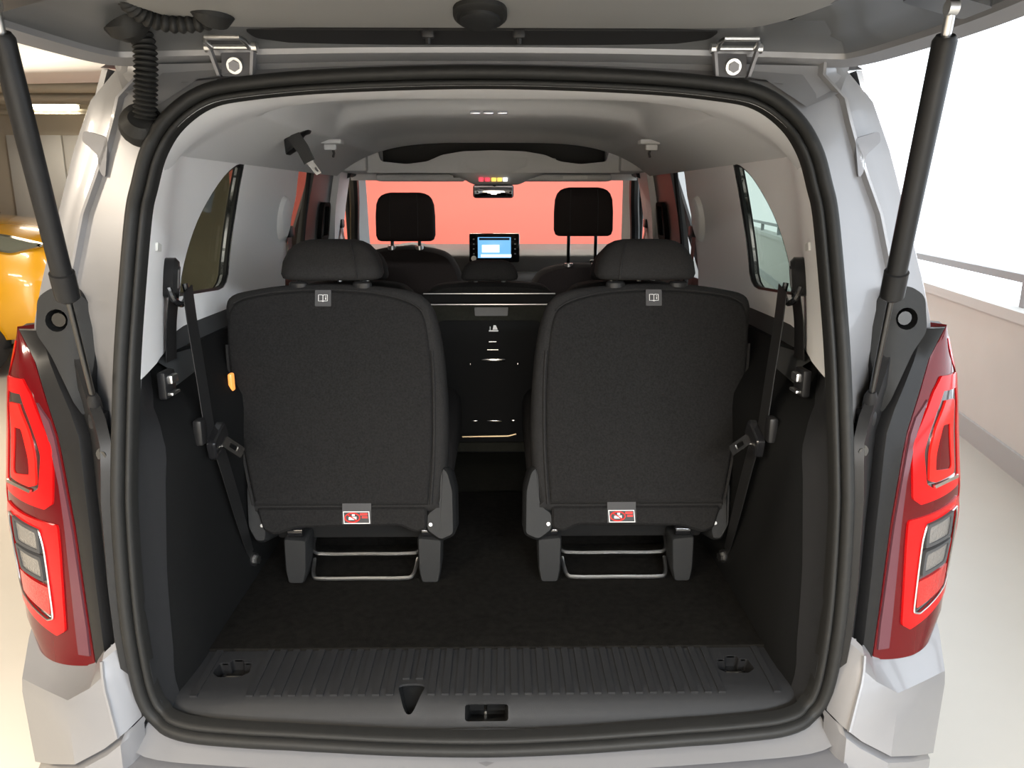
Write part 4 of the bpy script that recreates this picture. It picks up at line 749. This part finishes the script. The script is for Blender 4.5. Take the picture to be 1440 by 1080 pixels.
# third-row seat belts
for s, nm in ((-1, 'left'), (1, 'right')):
    sb = thing('seat_belt', (s * 0.60, 1.48, 0.64), 'black seat belt with buckle tongue hanging on the %s boot wall' % nm, 'seat belt', 'third-row seat belts')
    bodyp = rp([(1.445, 1.258), (1.443, 1.305), (1.456, 1.328), (1.490, 1.328), (1.530, 1.290), (1.540, 1.262), (1.50, 1.250)], 0.010)
    hs = part('upper_guide', slab(bodyp, lambda u, v, h: (s * (xin(u, v) - h), u, v), [(0.0, 0.0), (0.018, 0.0), (0.026, 0.008)]), 'black_satin', sb)
    part('guide_cap', prism(rp([(1.453, 1.272), (1.453, 1.308), (1.474, 1.312), (1.474, 1.276)], 0.003), lambda u, v, h: (s * (xin(u, v) - h), u, v), 0.024, 0.029), 'dash', hs)
    part('guide_ring', tube(cr([(s * 0.592, 1.445, 1.275), (s * 0.585, 1.447, 1.252), (s * 0.583, 1.475, 1.240), (s * 0.585, 1.508, 1.252), (s * 0.59, 1.515, 1.275)], 4), 0.006, 8), 'black_gloss', sb)
    def web(pts, wv):
        P = [Vector(p) for p in cr(pts, 6)]; W_ = [Vector(p) for p in cr(wv, 6)]
        a = [tuple(p - q * 0.5) for p, q in zip(P, W_)]; b = [tuple(p + q * 0.5) for p, q in zip(P, W_)]
        a2 = [(x - s * 0.0015, y, z) for x, y, z in a]; b2 = [(x - s * 0.0015, y, z) for x, y, z in b]
        return loft([a, b, b2, a2], cv=True)
    part('webbing', web([(s * 0.596, 1.475, 1.262), (s * 0.604, 1.465, 1.20), (s * 0.606, 1.455, 1.135)], [(0, 0.047, 0)] * 3), 'webbing', sb)
    part('webbing', web([(s * 0.575, 1.487, 1.268), (s * 0.570, 1.482, 1.20), (s * 0.556, 1.465, 1.10), (s * 0.543, 1.445, 1.02), (s * 0.538, 1.44, 0.990)], [(0.0, 0.046, 0.012), (0, 0.047, 0), (0, 0.047, 0), (0, 0.047, 0), (0.0, 0.044, 0.012)]), 'webbing', sb)
    part('webbing', web([(s * 0.534, 1.455, 0.975), (s * 0.534, 1.49, 0.90), (s * 0.537, 1.545, 0.79), (s * 0.540, 1.60, 0.68), (s * 0.540, 1.615, 0.655)], [(0, 0.043, 0.016), (0, 0.042, 0.018), (0, 0.042, 0.018), (0, 0.032, 0.014), (0, 0.022, 0.010)]), 'webbing', sb)
    tgm = part('buckle_tongue', slab(rp([(-0.040, -0.018), (0.040, -0.018), (0.036, 0.022), (-0.036, 0.022)], 0.008), lambda u, v, h: (s * (0.532 - h), 1.450 + u * 0.92 - v * 0.35, 0.975 + u * 0.38 + v * 0.92), [(-0.004, 0), (0.008, 0.0), (0.011, 0.003)]), 'black_gloss', sb)
    part('tongue_blade', prism(rp([(-0.016, -0.006), (-0.016, -0.054), (0.016, -0.054), (0.016, -0.006)], 0.004), lambda u, v, h: (s * (0.526 + v * 0.55 - h), 1.458 + u * 0.92 - v * 0.45, 0.975 + u * 0.35 + v * 0.68), 0, 0.003, [rp([(-0.007, -0.040), (-0.007, -0.020), (0.007, -0.020), (0.007, -0.040)], 0.002)]), 'chrome', sb)
    part('tongue_holder', rbox((s * 0.546, 1.412, 1.005), (0.018, 0.03, 0.05), 0.005), 'black_satin', sb)
    part('anchor_bolt', J(tube([(s * 0.548, 1.622, 0.640), (s * 0.524, 1.615, 0.640)], 0.010, 6), tube([(s * 0.548, 1.622, 0.640), (s * 0.532, 1.617, 0.640)], 0.015, 14)), 'zinc', sb)

# belt tongue parked in the headliner, left
cb = thing('ceiling_seat_belt', (-0.47, 2.02, 1.62), 'short black belt with metal tongue hanging from the headliner on the left', 'seat belt')
part('holder', slab(rp([(-0.515, 1.545), (-0.518, 1.60), (-0.500, 1.635), (-0.475, 1.628), (-0.452, 1.622), (-0.455, 1.600), (-0.472, 1.595), (-0.490, 1.560)], 0.006), XZ(2.03), [(-0.03, 0.0), (0.0, 0.0), (0.006, 0.004)]), 'black', cb)
part('webbing', prism([(-0.505, 1.585), (-0.478, 1.605), (-0.455, 1.570), (-0.440, 1.535), (-0.466, 1.522), (-0.480, 1.550)], XZ(2.015), -0.004, 0.0), 'webbing', cb)
part('tongue', prism([(-0.460, 1.525), (-0.444, 1.533), (-0.424, 1.503), (-0.436, 1.496)], XZ(2.012), -0.003, 0.0, [[(-0.441, 1.514), (-0.436, 1.516), (-0.430, 1.506), (-0.435, 1.504)]]), 'chrome', cb)

# ================================================================== second row
def midseat(cx, hw, y0, label, full):
    t = thing('middle_seat', (cx, y0 + 0.2, 0.575), label, 'car seat', 'second-row seats')
    bo = cr([(cx - hw, 0.62), (cx - hw, 0.9), (cx - hw, 1.10), (cx - hw + 0.02, 1.150), (cx - hw + 0.07, 1.172), (cx, 1.178), (cx + hw - 0.07, 1.172), (cx + hw - 0.02, 1.150), (cx + hw, 1.10), (cx + hw, 0.9), (cx + hw, 0.62)], 3)
    part('backrest', slab(bo, lambda u, v, h: (u, y0 - h + (v - 0.62) * 0.06, v), [(-0.12, 0.03), (-0.09, 0.0), (-0.02, 0.0), (0.0, 0.012)]), 'fabric', t)
    part('cushion', rbox((cx, y0 + 0.33, 0.84), (hw * 2, 0.5, 0.16), 0.05, 3), 'fabric_dark', t)
    part('pedestal', box2(cx - hw + 0.03, cx + hw - 0.03, y0 + 0.12, y0 + 0.5, 0.575, 0.78, 0.01), 'black', t)
    headrest(t, cx, y0 + 0.07, 1.185, 1.285 if not full else 1.248, 0.115 if not full else 0.093, 0.05, 'fabric_trim')
    for q in (-0.045, 0.045): part('headrest_post', tube([(cx + q, y0 + 0.07, 1.15), (cx + q, y0 + 0.07, 1.20)], 0.007, 8), 'zinc', t)
    return t
midseat(-0.455, 0.20, 2.46, 'left second-row seat largely hidden behind the left rear seat', False)
midseat(0.435, 0.20, 2.46, 'right second-row seat largely hidden behind the right rear seat', False)
ms = midseat(-0.01, 0.215, 2.44, 'middle second-row seat with low headrest between the two rear seats', True)
f = XZ(2.428)
fy = lambda u, v, h: (u, 2.428 - h + (v - 0.62) * 0.06, v)
part('back_board', prism(rp([(-0.225, 0.63), (0.205, 0.63), (0.205, 1.112), (-0.225, 1.112)], 0.01), fy, -0.01, 0.012, [rp([(-0.185, 0.66), (0.165, 0.66), (0.165, 1.062), (-0.185, 1.062)], 0.035)]), 'floor_mat', ms)
part('board_edge', tube([fy(x, 1.113, 0.012) for x in (-0.22, 0, 0.20)], 0.0025, 6), 'zinc', ms)
part('roller_slot', prism([(-0.225, 1.117), (0.205, 1.117), (0.205, 1.146), (-0.225, 1.146)], fy, -0.01, 0.010), 'matt_black', ms)
part('slot_edge', tube([fy(x, 1.147, 0.010) for x in (-0.22, 0, 0.20)], 0.002, 6), 'zinc', ms)
part('board_tag', prism(rp([(-0.056, 1.077), (0.048, 1.077), (0.050, 1.104), (-0.058, 1.104)], 0.003), fy, 0.010, 0.016), 'dash', ms)
part('dark_panel', prism(rp([(-0.19, 0.65), (0.17, 0.65), (0.17, 1.066), (-0.19, 1.066)], 0.03), fy, -0.02, 0.001), 'matt_black', ms)
part('strap_panel', prism(rp([(-0.036, 0.95), (0.036, 0.95), (0.036, 1.062), (-0.036, 1.062)], 0.004), fy, 0, 0.008), 'matt_black', ms)
part('anchor_symbol', J(prism([(-0.012, 1.030), (0.018, 1.030), (0.018, 1.026), (-0.012, 1.026)], fy, 0.006, 0.010), prism([(0.0, 1.032), (0.016, 1.032), (0.010, 1.046), (0.003, 1.046)], fy, 0.006, 0.010), tube([fy(-0.008, 1.03, 0.01), fy(-0.008, 1.042, 0.01)], 0.0015, 5)), 'tag_white', ms)
for x0, x1, z, hh in ((-0.012, 0.012, 0.992, 0.002), (-0.018, 0.018, 0.966, 0.002)):
    part('strap_slot', prism([(x0, z), (x1, z), (x1, z + hh), (x0, z + hh)], fy, 0.006, 0.010), 'zinc', ms)
for x0, x1, z, hh in ((-0.036, 0.040, 0.934, 0.008), (-0.070, -0.050, 0.733, 0.005), (-0.020, 0.026, 0.733, 0.005), (0.060, 0.074, 0.733, 0.007), (-0.075, -0.071, 0.92, 0.008), (0.079, 0.083, 0.92, 0.008)):
    part('latch_bar', rbox(fy((x0 + x1) / 2, z, 0.008), (x1 - x0, 0.012, hh), 0.001), 'chrome', ms)
part('seat_rod', tube([(-0.10, 2.40, 0.686), (0.05, 2.40, 0.688), (0.075, 2.40, 0.695)], 0.004, 8), 'brass_rod', ms)

# ================================================================== front seats
HP = [(0.0, 0.86, 0.6), (0.03, 0.95, 0.85), (0.12, 1.0, 1.0), (0.5, 1.0, 1.0), (0.75, 0.97, 0.95), (0.87, 0.90, 0.8), (0.94, 0.80, 0.6), (0.98, 0.66, 0.4), (1.0, 0.5, 0.2)]
for s, nm, hz, zt in ((-1, 'left', 0.0, 1.255), (1, 'right', 0.020, 1.185)):
    cx = s * 0.357
    fs = thing('front_seat', (cx, 3.2, 0.575), '%s front seat in black fabric facing the windscreen, headrest %s' % (nm, 'lowered' if s < 0 else 'raised on two posts'), 'car seat', 'front seats')
    bo = cr([(cx - 0.225, 0.65), (cx - 0.235, 0.9), (cx - 0.225, zt - 0.15), (cx - 0.19, zt - 0.055), (cx - 0.13, zt - 0.015), (cx, zt), (cx + 0.13, zt - 0.015), (cx + 0.19, zt - 0.055), (cx + 0.225, zt - 0.15), (cx + 0.235, 0.9), (cx + 0.225, 0.65)], 4)
    part('backrest', slab(bo, lambda u, v, h: (u, 3.08 - h + (v - 0.7) * 0.08, v), [(-0.15, 0.04), (-0.12, 0.0), (-0.03, 0.0), (-0.005, 0.012), (0.0, 0.025)]), 'fabric_lit_front', fs)
    hh = headrest(fs, cx + 0.002, 3.16, 1.278 + hz, 1.468 + hz, 0.118, 0.055, 'fabric_lit_front', 4.0, HP)
    for q in (-0.055, 0.055):
        part('seam', tube([(cx + q, 3.16 - 0.0545 + 0.012 * t, 1.278 + hz + 0.19 * t) for t in (0.1, 0.5, 0.75)] + [(cx + q * 0.95, 3.128, 1.278 + hz + 0.19 * 0.96)], 0.0012, 5), 'tag_grey', hh)
        part('headrest_post', tube([(cx + q, 3.165, zt - 0.02), (cx + q, 3.165, 1.285 + hz)], 0.007, 8), 'dark_steel' if s < 0 else 'black_gloss', fs)
        part('post_collar', tube([(cx + q, 3.15, zt - 0.012), (cx + q, 3.15, zt + 0.004)], 0.017, 12), 'zinc', fs)
    part('cushion', rbox((cx, 3.36, 0.80), (0.46, 0.50, 0.16), 0.05, 3), 'fabric_dark', fs)
    part('seat_base', box2(cx - 0.2, cx + 0.2, 3.16, 3.56, 0.575, 0.74, 0.01), 'black', fs)
